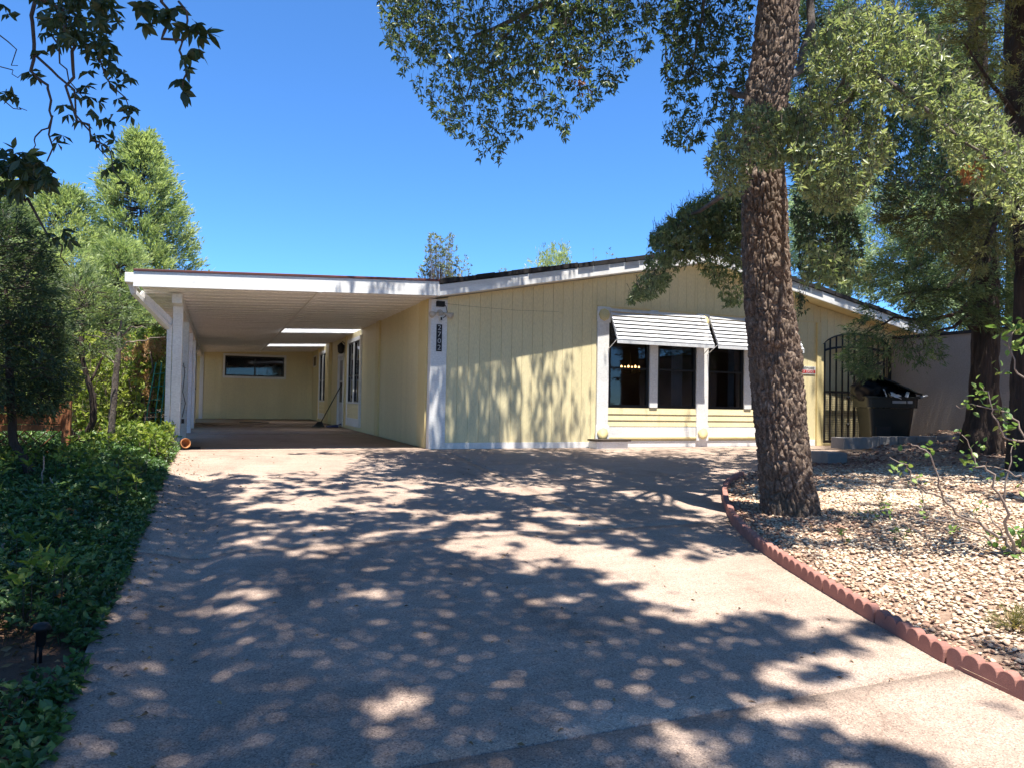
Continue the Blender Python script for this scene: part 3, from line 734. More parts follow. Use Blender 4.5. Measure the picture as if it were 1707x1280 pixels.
# storage closet along the left side and the end wall
c = MB(); c.box(-4.08, -4.0, 9.0, 10.0, 0.0, 2.40); c.box(-4.08, -4.0, 10.9, 12.6, 0.0, 2.40); c.box(-4.08, -4.0, 10.0, 10.9, 2.05, 2.40); closet = c.build('closet_wall', M['white'], carport)
c = MB(); c.box(-4.05, -4.01, 10.02, 10.88, 0.02, 2.04); cd_ = c.build('closet_door', M['white'], carport, bevel=.004)
c = MB(); c.lathe([(0, 0), (.03, .01), (.035, .04), (0, .06)], (-3.99, 10.12, 1.0), 10); c.build('door_knob', M['black'], cd_)
e = MB(); e.prism([(-4.25, 2.43), (0.0, 2.43), (0.0, 2.74), (-4.25, 2.56)], 16.601, 16.699); e.box(-4.25, -3.15, 16.6, 16.7, -.02, 2.45); e.box(-1.06, 0.0, 16.6, 16.7, -.02, 2.45); e.box(-3.15, -1.06, 16.6, 16.7, -.02, 1.58); e.box(-3.15, -1.06, 16.6, 16.7, 2.32, 2.45)
endw = e.build('end_wall', M['yellow'], carport)
x = -3.86
while x < -0.03:
    x1 = min(x + BW, -0.02)
    for z0, z1 in (((0.03, 2.42),) if (x1 < -3.25 or x > -1.0) else ((0.03, 1.50), (2.40, 2.42))):
        m2 = MB(); m2.box(x + .004, x1 - .004, 16.583, 16.5995, z0, z1); m2.build('siding_board', M['yellow'], endw)
    x = x1
t = MB(); t.box(-4.0, -3.87, 16.56, 16.5995, 0, 2.42); t.build('corner_trim', M['white'], carport)
f = MB(); f.box(-3.22, -.99, 16.56, 16.5825, 1.50, 1.58); f.box(-3.22, -.99, 16.56, 16.5825, 2.32, 2.40); f.box(-3.22, -3.15, 16.561, 16.5824, 1.58, 2.32); f.box(-1.06, -.99, 16.561, 16.5824, 1.58, 2.32)
ew = f.build('end_window', M['white'], carport)
f = MB(); f.box(-3.15, -1.06, 16.61, 16.65, 1.581, 1.63); f.box(-3.15, -1.06, 16.61, 16.65, 2.27, 2.319); f.box(-3.15, -3.1, 16.611, 16.649, 1.63, 2.27); f.box(-1.11, -1.06, 16.611, 16.649, 1.63, 2.27); f.box(-2.13, -2.08, 16.612, 16.648, 1.63, 2.27); f.build('sash', M['frame'], ew)
f = MB(); f.box(-3.1, -1.11, 16.628, 16.634, 1.63, 2.27); f.build('pane', M['glass'], ew)
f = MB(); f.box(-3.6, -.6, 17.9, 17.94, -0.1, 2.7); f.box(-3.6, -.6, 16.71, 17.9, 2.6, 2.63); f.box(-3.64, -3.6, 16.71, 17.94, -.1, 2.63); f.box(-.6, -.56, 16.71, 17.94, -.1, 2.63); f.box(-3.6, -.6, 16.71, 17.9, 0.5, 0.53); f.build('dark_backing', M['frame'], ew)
vs = []; n = 24                                    # crumpled pale blind hanging in the right half
for i in range(n + 1):
    xx = -2.0 + 0.85 * i / n; vs += [(xx, 16.9 + .03 * math.sin(i * 1.9), 1.6 + .10 * abs(math.sin(i * 0.4))), (xx, 16.9 + .03 * math.sin(i * 1.3), 2.02 + .05 * math.sin(i * .8))]
m2 = MB(); m2.add(vs, [(2 * i, 2 * i + 2, 2 * i + 3, 2 * i + 1) for i in range(n)], True); bl = m2.build('blind', M['curtain'], ew)
s_ = bl.modifiers.new('t', 'SOLIDIFY'); s_.thickness = .004
# ================================================================== THINGS ON AND AROUND THE HOUSE
def text_mesh(body, size, extrude=0.002, align='CENTER'):
    cu = bpy.data.curves.new('txt', 'FONT'); cu.body = body; cu.size = size; cu.extrude = extrude; cu.align_x = align; cu.align_y = 'CENTER'
    cu.resolution_u = 3
    o = bpy.data.objects.new('txt', cu); COL.objects.link(o)
    bpy.context.view_layer.update()
    me = bpy.data.meshes.new_from_object(o.evaluated_get(bpy.context.evaluated_depsgraph_get()))
    bpy.data.objects.remove(o); bpy.data.curves.remove(cu)
    return me
def facing(o, x, y, z, sx=1.0, sz=1.0):           # lay XY text upright, readable from -Y
    o.location = (x, y, z); o.rotation_euler = (math.radians(90), 0, 0); o.scale = (sx, sz, 1)

# awnings of overlapping aluminium slats
def awning(x0, x1, label):
    a = thing('window_awning', label, 'awning', ((x0 + x1) / 2, -.05, 2.64), group='slatted awnings over the front windows')
    top = Vector((0, -.055, 2.64)); bot = Vector((0, -.37, 2.02)); n = 8
    for k in range(n):
        p = top + (bot - top) * (k / n); q = top + (bot - top) * ((k + 1) / n)
        d = (q - p); nrm = Vector((0, -d.z, d.y)).normalized()
        if nrm.y > 0: nrm = -nrm
        d = d
        # curved slat: inner upper edge tucked under the slat above
        prof = []
        for j in range(5):
            u = j / 4.0
            prof.append(p + d * (u * 1.10 - .06) + nrm * (-.022 + .043 * math.sin(u * 1.75)))
        lo = [pt - nrm * .004 for pt in prof]
        vs = [(x0 + .01, q_.y, q_.z) for q_ in prof] + [(x0 + .01, q_.y, q_.z) for q_ in lo[::-1]]
        m = len(vs); vs += [(x1 - .01, y, z) for _, y, z in vs]
        mb = MB(); mb.add(vs, [tuple(range(m)), tuple(range(2 * m - 1, m - 1, -1))] + [(i, i + m, (i + 1) % m + m, (i + 1) % m) for i in range(m)])
        mb.build('slat', M['alu'], a)
    v = MB(); v.box(x0, x1, -.384, -.376, 1.945, 2.03); v.build('valance', M['alu'], a, bevel=.002)
    for xx in (x0 + .02, x1 - .02):
        r = MB(); r.bar((xx, -.06, 2.60), (xx, -.365, 2.01), .022, .03); r.build('side_rail', M['alu'], a)
        r = MB(); r.tube([(xx, -.36, 2.03), (xx - (.02 if xx < (x0 + x1) / 2 else -.02), -.06, 1.86)], .008, 6); r.build('arm', M['alu'], a)
    return a
awning(3.44, 5.64, 'white slatted awning over the two left front windows, fully in view')
awning(5.73, 7.93, 'white slatted awning partly hidden behind the oak trunk')

# low step under the left end of the window bay
st = thing('low_step', 'small low white step with dark top against the front wall', 'step', (3.38, -.2, 0))
b = MB(); b.box(3.06, 3.72, -.34, -.035, 0.0, .135); b.build('step_base', M['white'], st, bevel=.004)
b = MB(); b.box(3.01, 3.77, -.38, -.072, .137, .172); b.build('step_top', M['darkwood'], st, bevel=.004)

# house number plaque
pl = thing('number_plaque', 'dark vertical house number plaque on the white corner trim', 'number plaque', (.115, -.05, 1.9))
b = MB(); b.box(.065, .165, -.047, -.035, 1.67, 2.135); b.build('plate', M['plate'], pl, bevel=.003)
for k, ch in enumerate('2702'):
    o = link('numeral', text_mesh(ch, .135), M['numeral'], pl); facing(o, .115, -.0495, 2.072 - k * .113, 1.0, 0.9)
# twin flood light with motion sensor
fl = thing('flood_light', 'twin security flood light with motion sensor under the eave corner', 'security light', (.12, -.05, 2.3))
b = MB(); b.lathe([(0, .035), (.06, .035), (.06, .05), (.045, .075), (0, .08)], (.12, 0, 2.33), 16, 'y'); b.build('mount', M['fixture'], fl)
for sgn in (-1, 1):
    dvec = Vector((sgn * .80, -.5, -.30)).normalized(); a = Vector((.12 + sgn * .04, -.075, 2.335)); p1 = a + dvec * .05
    prof = [(.018, 0), (.026, .03), (.034, .055), (.056, .12), (.058, .13)]
    pts = [p1 + dvec * h for _, h in prof]; b = MB(); b.tube([a] + pts, [.013] + [r for r, _ in prof], 14); b.build('lamp_head', M['fixture'], fl)
b = MB(); b.box(.095, .15, -.125, -.075, 2.185, 2.275); s_ = b.build('sensor', M['signwhite'], fl, bevel=.008)
b = MB(); b.box(.107, .138, -.128, -.1255, 2.20, 2.25); b.build('sensor_lens', M['frame'], s_)
jb = MB(); jb.box(.05, .19, -.10, -.035, 2.44, 2.53); tag(jb.build('junction_box', M['black'], None, bevel=.004), 'small black box above the flood light under the eave', 'junction box')
wr = MB(); wr.tube([(.19, -.06, 2.49), (.23, -.045, 2.44), (.25, -.042, 2.36), (.22, -.045, 2.28), (.16, -.06, 2.24)], .006, 5)
tag(wr.build('cable', M['black']), 'thin black cable looping from the black box to the flood light', 'cable')
wr = MB(); wr.tube([(.19, -.05, 2.50), (.7, -.022, 2.485), (1.5, -.022, 2.472), (2.4, -.022, 2.50)], .0018, 5)
tag(wr.build('cable', M['twig']), 'thin wire running sideways along the upper front siding', 'cable')

# BEWARE of DOG sign
sg = thing('warning_sign', 'red and white BEWARE of DOG sign on the yellow wall', 'sign', (8.41, -.03, 1.62))
b = MB(); b.box(8.20, 8.60, -.026, -.0185, 1.535, 1.70); b.build('sign_board', M['signwhite'], sg, bevel=.001)
b = MB(); b.box(8.21, 8.59, -.0285, -.0262, 1.555, 1.622); b.build('red_band', M['red'], sg)
o = link('lettering', text_mesh('BEWARE', .082, .001), M['black'], sg); facing(o, 8.40, -.0285, 1.662, 1.05, .95)
o = link('lettering', text_mesh('DOG', .078, .001), M['signwhite'], sg); facing(o, 8.44, -.0305, 1.588, 1.15, .95)
o = link('lettering', text_mesh('of', .06, .001), M['signwhite'], sg); facing(o, 8.27, -.0305, 1.590, 1.0, .95)

# chandelier seen through the first window
ch = thing('chandelier', 'lit chandelier with six small bulbs behind the left front window', 'chandelier', (4.3, 2.4, 1.7))
pts = [onY(1036 + k * 5.8, 612 + (1.5 if k % 2 else 0), 2.4) for k in range(6)]
b = MB(); c0 = sum(pts) / 6; zb_ = c0[2] - .06
for p in pts: b.tube([(c0[0], 2.4, zb_ - .08), (p[0], 2.4 + random.uniform(-.1, .1), zb_ - .06), (p[0], p[1], zb_)], .008, 6)
b.tube([(c0[0], 2.4, zb_ - .08), (c0[0], 2.4, 2.65)], .01, 6); b.build('arm', M['darkwood'], ch)
for p in pts:
    b = MB(); b.lathe([(0.0, -.03), (.014, -.028), (.022, 0), (.014, .03), (0, .045)], p, 10); b.build('bulb', M['bulb'], ch)

# arched wrought iron gate
gate = thing('iron_gate', 'black arched wrought iron gate at the right end of the house', 'gate', (9.87, -.05, 0))
gy = 0.02; gz0 = 0.06
f = MB()
f.bar((GX0 + .05, gy, gz0), (GX0 + .05, gy, zarch(GX0 + .05) - .03), .06, .04); f.bar((GX1 - .04, gy, gz0), (GX1 - .04, gy, zarch(GX1 - .04) - .03), .05, .04)
f.bar((GX0 + .05, gy, 1.17), (GX1 - .04, gy, 1.17), .03, .05); f.bar((GX0 + .05, gy, gz0 + .03), (GX1 - .04, gy, gz0 + .03), .03, .05)
N_ = 24; ar = [(GX0 + .04 + (GX1 - GX0 - .08) * i / N_) for i in range(N_ + 1)]
for i in range(N_): f.bar((ar[i], gy, zarch(ar[i]) - .025), (ar[i + 1], gy, zarch(ar[i + 1]) - .025), .03, .03)
for i in range(N_): f.bar((ar[i], gy, (zarch(ar[i]) + 2.2) / 2 - .17), (ar[i + 1], gy, (zarch(ar[i + 1]) + 2.2) / 2 - .17), .03, .045)
f.build('gate_frame', M['iron'], gate)
xs_ = np.linspace(GX0 + .05, GX1 - .04, 12)[1:-1]
for i, xx in enumerate(xs_):
    b = MB(); w_ = .034 if i == 4 else .026; b.bar((xx, gy - .001, gz0), (xx, gy - .001, zarch(xx) - .03), w_, w_); bar_ = b.build('bar', M['iron'], gate)
    if i in (3, 6):
        for z in (0.45, 1.05, 1.75):
            k = MB(); k.lathe([(.01, -.05), (.03, -.02), (.038, 0), (.03, .02), (.01, .05)], (xx, gy, z), 8); k.build('knuckle', M['iron'], bar_)
w_ = MB(); xx = GX0 + .09
while xx < GX1 - .06: w_.bar((xx, gy + .03, gz0), (xx, gy + .03, 1.16), .004); xx += .05
zz = gz0
while zz < 1.15: w_.bar((GX0 + .08, gy + .036, zz), (GX1 - .06, gy + .036, zz), .004); zz += .05
w_.build('wire_mesh', M['iron'], gate)

# stucco boundary wall running out from beside the gate
sw_ = thing('boundary_wall', 'tall tan stucco boundary wall with dark cap right of the gate', 'wall', (11.0, -5.5, 0))
b = MB(); b.box(10.92, 11.12, -12.0, 0.3, -.7, 2.40); b.build('stucco_face', M['stucco'], sw_)
y = -12.0; k = 0
while y < 0.28:
    b = MB(); b.box(10.885, 11.155, y + .004, y + .396, 2.40, 2.47 + random.uniform(-.004, .004)); b.build('cap_block', M['cap'], sw_, bevel=.006); y += .4

# concrete blocks between the gravel bed and the gate pad
kerb = thing('block_kerb', 'row of grey concrete blocks holding back the gravel beside the gate', 'block kerb', (7.4, -2.4, 0))
def cblock(c, rotz, zb, L=.40, W=.20, H=.20):
    mb = MB(); mb.box(-L / 2, L / 2, -W / 2, W / 2, 0, H)
    o = mb.build('block', M['block'], kerb); o.location = (c[0], c[1], zb); o.rotation_euler = (0, 0, rotz)
    v = o.modifiers.new('bevel', 'BEVEL'); v.width = .008; v.segments = 2
lowc = onZ(1378, 773, -.10); upc = onZ(1402, 753, .07)
A_ = onZ(1402, 729, .275)[:2]; B_ = onZ(1600, 726, .33)[:2]
rdir = (B_ - A_) / np.linalg.norm(B_ - A_); ang = math.atan2(rdir[1], rdir[0]); rn = np.array([-rdir[1], rdir[0]])
total = np.linalg.norm(B_ - A_); sA = 0.0; k = 0
while sA < total + .4:
    L = .40; c = A_ + rdir * (sA + L / 2) + rn * .11
    zt = .275 + .055 * min(1, sA / total) + (0.0 if k == 0 else random.uniform(-.012, .008))
    cblock(c, ang + random.uniform(-.03, .03), zt - .21, L, .22 if k else .38, .21); sA += L + .008; k += 1
c = np.array(lowc[:2]) + rdir * .15 + rn * .10
cblock(c, ang + .12, -.11, .40, .30, .20)
cblock(c + rdir * .02 + rn * .34, ang + .12, -.10, .40, .30, .18)

# wheeled refuse cart with its lid propped open by bags
bp = onZ(1476, 757, 0.0); bc = at(1474, 700, 14.7); CS = 1.17
cart = thing('refuse_cart', 'dark green wheeled refuse cart overflowing with its lid propped open', 'refuse cart', (float(bc[0]), float(bc[1]), 0.0), math.radians(-28)); cart.scale = (CS, CS, CS)
def frustum(mb, bx, by, tx, ty, z0, z1, r=.06, n=5, oy=0):
    rings = []
    for (hx, hy, z) in ((bx, by, z0), (tx, ty, z1)):
        ring = []
        for cx, cy, a0 in ((hx - r, hy - r, 0), (-hx + r, hy - r, 90), (-hx + r, -hy + r, 180), (hx - r, -hy + r, 270)):
            for j in range(n):
                a = math.radians(a0 + 90 * j / (n - 1)); ring.append((cx + r * math.cos(a), cy + r * math.sin(a), z))
        rings.append(ring)
    m = len(rings[0])
    mb.add(rings[0] + rings[1], [(i, (i + 1) % m, (i + 1) % m + m, i + m) for i in range(m)] + [tuple(range(m - 1, -1, -1)), tuple(range(m, 2 * m))], False)
b = MB(); frustum(b, .30, .27, .37, .33, .06, .72); frustum(b, .41, .37, .42, .38, .722, .90, .07); b.build('body', M['plastic_green'], cart, local=True, bevel=.006)
b = MB(); frustum(b, .445, .40, .445, .40, .885, .915, .07); b.build('rim', M['plastic_green'], cart, local=True, bevel=.006)
b = MB(); b.box(-.02, .20, -.391, -.37, .80, .845); b.box(.22, .30, -.392, -.372, .80, .845); b.build('hot_stamp', M['grey'], cart, local=True)
b = MB(); b.box(-.26, -.02, -.335, -.30, .12, .40); b.build('front_recess', M['black'], cart, local=True)
b = MB(); b.box(-.24, -.05, -.338, -.3355, .22, .24); b.build('latch_bar', M['grey'], cart, local=True)
lid = MB(); al = math.radians(24)
def lp(x, y, z): return (.44 - (.44 - x) * math.cos(al) - z * math.sin(al), y, .96 + (.44 - x) * math.sin(al) + z * math.cos(al))
vs = []; nx_, ny_ = 10, 8
for i in range(nx_ + 1):
    for j in range(ny_ + 1):
        x = -.50 + .96 * i / nx_; yy = -.41 + .82 * j / ny_
        vs.append(lp(x, yy, .07 * math.cos((yy) / .41 * 1.4) * (0.4 + .6 * math.sin(min(1, (x + .5) / .3) * 1.57)) - .01 * math.sin(x * 40)))
lid.add(vs, [(i * (ny_ + 1) + j, (i + 1) * (ny_ + 1) + j, (i + 1) * (ny_ + 1) + j + 1, i * (ny_ + 1) + j + 1) for i in range(nx_) for j in range(ny_)], True)
lo_ = lid.build('lid', M['plastic_green'], cart, local=True); s_ = lo_.modifiers.new('t', 'SOLIDIFY'); s_.thickness = .035; s_.offset = -1
b = MB(); b.tube([(.45, -.33, .90), (.56, -.33, .93), (.565, .33, .93), (.45, .33, .90)], .022, 8); b.build('handle', M['grey'], cart, local=True)
for sy in (-1, 1):
    b = MB(); b.lathe([(0, -.03), (.12, -.03), (.125, -.02), (.125, .02), (.12, .03), (0, .03)], (.33, .30 * sy, .125), 18, 'y'); b.build('wheel', M['black'], cart, local=True)
def bag(c, r, seed, name, label):
    bm = bmesh.new(); bmesh.ops.create_icosphere(bm, subdivisions=4, radius=1.0)
    for v in bm.verts:
        n = v.co.normalized(); k = 1 + .16 * noise.fractal(n * 2.2 + Vector((seed, 0, 0)), 1, 2, 3) + .05 * abs(noise.noise(n * 9 + Vector((0, seed, 0))))
        v.co = Vector((n.x * r[0], n.y * r[1], n.z * r[2])) * k
    me = bpy.data.meshes.new(name); bm.to_mesh(me); bm.free(); me.polygons.foreach_set('use_smooth', [True] * len(me.polygons))
    o = link(name, me, M['bag']); R = Matrix.Rotation(math.radians(-28), 3, 'Z'); p = R @ (Vector(c) * CS) + Vector((float(bc[0]), float(bc[1]), 0)); o.location = p; o.scale = (CS, CS, CS)
    tag(o, label, 'rubbish bag', 'rubbish bags in the refuse cart'); return o
bag((-.32, -.08, 1.03), (.22, .27, .22), 1, 'rubbish_bag', 'black rubbish bag bulging over the left rim of the refuse cart')
bag((-.02, .05, 1.00), (.24, .28, .16), 4, 'rubbish_bag', 'black rubbish bag under the middle of the raised cart lid')
bag((.26, -.05, .93), (.17, .25, .12), 9, 'rubbish_bag', 'small black rubbish bag near the hinge of the cart lid')
def scrap(c, rx, rz, w, h, name, label, m):
    n = 5; vs = [((i / n - .5) * w, (j / n - .5) * h, .02 * noise.noise(Vector((i * .9, j * .9, rz)))) for i in range(n + 1) for j in range(n + 1)]
    mb = MB(); mb.add(vs, [(i * (n + 1) + j, (i + 1) * (n + 1) + j, (i + 1) * (n + 1) + j + 1, i * (n + 1) + j + 1) for i in range(n) for j in range(n)], True)
    o = mb.build(name, m); s_ = o.modifiers.new('t', 'SOLIDIFY'); s_.thickness = .006
    R = Matrix.Rotation(math.radians(-28), 3, 'Z'); o.location = R @ (Vector(c) * CS) + Vector((float(bc[0]), float(bc[1]), 0)); o.scale = (CS, CS, CS); o.rotation_euler = (rx, .3, rz); tag(o, label, 'litter')
scrap((-.13, -.38, .97), 1.2, .5, .10, .14, 'paper_scrap', 'white paper scrap poking from the left of the cart opening', M['paper'])
scrap((.03, -.40, .935), 1.0, -.3, .20, .08, 'paper_plate', 'pale oval plate lying on the rim of the refuse cart', M['paper'])
scrap((.22, -.38, .955), .9, -.9, .05, .12, 'paper_strip', 'thin pale strip standing at the right of the cart opening', M['paper'])
scrap((-.05, -.395, .93), 1.1, .1, .12, .06, 'cardboard_scrap', 'tan cardboard scrap on the rim of the refuse cart', M['card'])

# lantern, broom, dustpan, mat in the carport
la = thing('wall_lantern', 'black wall lantern beside the carport door', 'lantern', (-.06, 8.98, 2.3))
b = MB(); b.box(-.03, -.0185, 8.93, 9.03, 2.12, 2.42); b.tube([(-.02, 8.98, 2.38), (-.10, 8.98, 2.45), (-.14, 8.98, 2.40)], .012, 6); b.build('bracket', M['black'], la)
b = MB(); b.lathe([(.035, 2.10), (.085, 2.14), (.10, 2.32), (.105, 2.33), (.03, 2.41), (0, 2.42)], (-.14, 8.98, 0), 8); b.build('lantern_body', M['black'], la)
bb = thing('broom', 'black broom leaning beside the carport door', 'broom', (-.5, 9.0, 0))
b = MB(); q0 = Vector((-.62, 9.35, .10)); q1 = Vector((-.05, 9.22, 1.25)); b.tube([q0, q1], .014, 8); b.build('stick', M['black'], bb)
b = MB(); b.hexa([(-.86, 9.22, .0), (-.52, 9.18, .0), (-.50, 9.48, .0), (-.84, 9.5, .0), (-.70, 9.30, .15), (-.58, 9.29, .17), (-.57, 9.40, .17), (-.69, 9.42, .15)]); b.build('bristles', M['black'], bb, bevel=.01)
dp = thing('dustpan', 'dark blue dustpan on the carport floor by the door', 'dustpan', (-.25, 9.1, 0))
b = MB(); b.hexa([(-.48, 8.98, .003), (-.16, 8.98, .003), (-.16, 9.30, .003), (-.48, 9.30, .003), (-.47, 9.0, .05), (-.17, 9.0, .08), (-.17, 9.28, .08), (-.47, 9.28, .05)]); b.build('pan', M['blue'], dp, bevel=.012)
b = MB(); b.tube([(-.17, 9.14, .06), (-.06, 9.14, .10)], .016, 8); b.build('handle', M['blue'], dp)
b = MB()
mp = onZ(424, 703.5, .01); b.box(mp[0] - .45, mp[0] + .45, mp[1] - .3, mp[1] + .3, .002, .016)
tag(b.build('floor_mat', M['black'], bevel=.004), 'thin dark mat on the carport floor before the end wall', 'mat')
# tipped pot and board by the front post, teal trellis and ties
pot = thing('flower_pot', 'tipped terracotta flower pot at the foot of the carport post', 'flower pot', (-3.87, .36, .0), math.radians(25))
b = MB(); prof = [(.0, 0), (.055, 0), (.082, .13), (.092, .13), (.094, .165), (.080, .165), (.076, .13), (.05, .012), (.0, .012)]
b.lathe(prof, (0, 0, 0), 20); o = b.build('pot_wall', M['terracotta'], pot, local=True); o.rotation_euler = (math.radians(78), 0, 0); o.location = (0, .03, .078); o.scale = (.84, .84, .84)
b = MB(); b.box(-3.86, -3.62, .50, .62, .002, .03); tag(b.build('wood_offcut', M['darkwood'], bevel=.004), 'short dark board lying behind the terracotta pot', 'board')
tr = thing('wire_trellis', 'narrow teal wire trellis among the shrubs left of the carport post', 'trellis', (-4.35, .5, 0))
for k, (xa, xb) in enumerate(((-4.42, -4.30), (-4.30, -4.22), (-4.22, -4.15))):
    b = MB(); b.tube([(xa, .62, -.02), (xa + .02, .62, .6), (xb, .64, 1.35)], .008, 6); b.build('upright', M['teal'], tr)
for z in (0.16, .36, .56, .76, .96, 1.16):
    b = MB(); b.tube([(-4.42 + z * .08, .62, z), (-4.20 + z * .04, .62, z + .03)], .005, 5); b.build('crosswire', M['teal'], tr)
b = MB(); b.tube([(-4.40, .58, .20), (-4.2, .52, .205), (-4.0, .515, .20), (-3.905, .53, .19), (-3.90, .62, .19)], .012, 6); tag(b.build('garden_tie', M['teal']), 'teal tie wrapped low around the carport post', 'tie')
w_ = MB(); w_.tube([(-3.905, .60, 1.35), (-3.88, .55, 1.2), (-3.90, .52, .9), (-3.86, .56, .72), (-3.90, .60, .5)], .006, 5); w_.box(-3.912, -3.87, .58, .63, .40, .47)
tag(w_.build('extension_lead', M['black']), 'dangling lead with plug on the front carport post', 'cable')

# rust stained lattice fence seen through the stems on the left
fz = float(zdrive(-2.0)) + .13
lf = thing('lattice_fence', 'rust stained lattice fence low behind the stems on the far left', 'fence', (-6.0, -1.9, fz - .15))
fx0, fx1, fyy = -8.2, -5.02, -1.9
for z in (fz - .10, fz + .34):
    b = MB(); b.box(fx0, fx1, fyy - .03, fyy + .03, z, z + .07); b.build('rail', M['fencewood'], lf, bevel=.004)
for xx in (fx0, -6.6, fx1 - .09):
    b = MB(); b.box(xx, xx + .09, fyy - .05, fyy + .05, fz - .35, fz + .70); b.build('fence_post', M['fencewood'], lf, bevel=.005)
for sgn, yy in ((1, fyy - .012), (-1, fyy + .012)):
    x = fx0 - .3
    while x < fx1 - .02:
        xa = x if sgn > 0 else x + .38; xb = x + .38 if sgn > 0 else x
        if min(xa, xb) > fx0 and max(xa, xb) < fx1:
            b = MB(); b.bar((xa, yy, fz - .04), (xb, yy, fz + .35), .045, .008); b.build('lath', M['fencewood'], lf)
        x += .115
for k in range(2):
    b = MB(); b.box(fx0 + .09, -6.6, fyy - .01, fyy + .012, fz + .42 + k * .125, fz + .535 + k * .125); b.build('fence_board', M['fencewood'], lf, bevel=.003)
    b = MB(); b.box(-6.51, fx1 - .09, fyy - .01, fyy + .012, fz + .42 + k * .125, fz + .535 + k * .125); b.build('fence_board', M['fencewood'], lf, bevel=.003)

# garden stake light in the ground cover
sp = onG(67, 1105, lambda X, Y: float(zleft(X, Y)))
sl = thing('stake_light', 'slim black garden stake light in the ground cover at lower left', 'garden light', tuple(float(v) for v in sp))
b = MB(); b.tube([(sp[0], sp[1], sp[2] - .03), (sp[0], sp[1], sp[2] + .17)], .008, 8); b.build('stake', M['black'], sl)
b = MB(); b.lathe([(.010, .08), (.022, .09), (.024, .16), (.045, .165), (.03, .19), (.0, .195)], tuple(sp), 12); b.build('lamp_cap', M['black'], sl)
b = MB(); b.tube([(sp[0] - .02, sp[1], sp[2]), (sp[0] - .02, sp[1], sp[2] + .11)], .005, 6); b.build('wire_leg', M['black'], sl)
# ================================================================== VEGETATION
def unit(a):
    return a / np.maximum(np.linalg.norm(a, axis=-1, keepdims=True), 1e-9)
def leaf_arrays(C, D, L, Wd, v, fold=0.22, curl=0.12):
    n = len(C); D = unit(D); S = unit(np.cross(D, rng.normal(size=(n, 3)) + np.array([0, 0, 1.2]))); N = np.cross(S, D)
    N *= np.where(N[:, 2:3] < 0, -1, 1); L = np.broadcast_to(L, n)[:, None]; Wd = np.broadcast_to(Wd, n)[:, None]
    mid = C + D * L * 0.48; tip = C + D * L - N * L * curl
    V = np.stack([C, mid + S * Wd / 2 + N * Wd * fold, tip, mid - S * Wd / 2 + N * Wd * fold], 1)
    b = np.arange(n)[:, None] * 4
    F = np.concatenate([b + np.array([[0, 2, 1]]), b + np.array([[0, 3, 2]])], 1).reshape(-1, 3)
    return V.reshape(-1, 3), F, np.repeat(np.clip(v, 0, 1), 2)
def seg_arrays(P0, P1, r0, r1):
    n = len(P0); D = unit(P1 - P0); A = unit(np.cross(D, np.array([0.31, 0.52, 0.8]))); B = np.cross(D, A); V = []
    for P, r in ((P0, r0), (P1, r1)):
        r = np.broadcast_to(r, n)[:, None]
        for k in range(3):
            t = 2 * math.pi * k / 3; V.append(P + (A * math.cos(t) + B * math.sin(t)) * r)
    V = np.stack(V, 1); b = np.arange(n)[:, None] * 6
    q = np.array([[0, 1, 4], [0, 4, 3], [1, 2, 5], [1, 5, 4], [2, 0, 3], [2, 3, 5]])
    return V.reshape(-1, 3), (b[:, :, None] + q[None]).reshape(-1, 3)
class Fol:
    """collects leaf faces of one crown"""
    def __init__(s): s.V = []; s.F = []; s.A = []; s.n = 0; s.TV = []; s.TF = []; s.tn = 0
    def put(s, V, F, A): s.V.append(V); s.F.append(F + s.n); s.A.append(A); s.n += len(V)
    def twig(s, P0, P1, r0=.004, r1=.002):
        V, F = seg_arrays(np.asarray(P0, float), np.asarray(P1, float), r0, r1); s.TV.append(V); s.TF.append(F + s.tn); s.tn += len(V)
    def build(s, name, m, parent, tm=None):
        if s.V: o = link(name, tri_mesh(name, np.concatenate(s.V), np.concatenate(s.F), np.concatenate(s.A)), m, parent, kind='stuff')
        if s.TV: link('twigs', tri_mesh('twigs', np.concatenate(s.TV), np.concatenate(s.TF)), tm or M['twig'], parent, kind='stuff')
def perp_fan(T, ang, phi):
    T = unit(T); A = unit(np.cross(T, np.array([0.3, 0.5, 0.81]))); B = np.cross(T, A)
    return T * np.cos(ang)[:, None] + (A * np.cos(phi)[:, None] + B * np.sin(phi)[:, None]) * np.sin(ang)[:, None]
def whorls(f, C, T, size=.075, per=6, v0=None, spread=(0.5, 1.35), wid=0.36, vj=.12):
    n = len(C); v0 = np.full(n, .5) if v0 is None else v0
    C2 = np.repeat(C, per, 0); T2 = np.repeat(T, per, 0); k = n * per
    phi = np.tile(np.arange(per) * 2.4, n) + np.repeat(rng.uniform(0, 6.28, n), per); ang = rng.uniform(*spread, k)
    D = perp_fan(T2, ang, phi); L = size * rng.uniform(.65, 1.2, k)
    f.put(*leaf_arrays(C2 + rng.normal(0, size * .12, (k, 3)), D, L, L * wid * rng.uniform(.8, 1.2, k), np.where(np.repeat(v0, per) > .97, 1.0, np.minimum(np.repeat(v0, per) + rng.normal(0, vj, k), .95))))
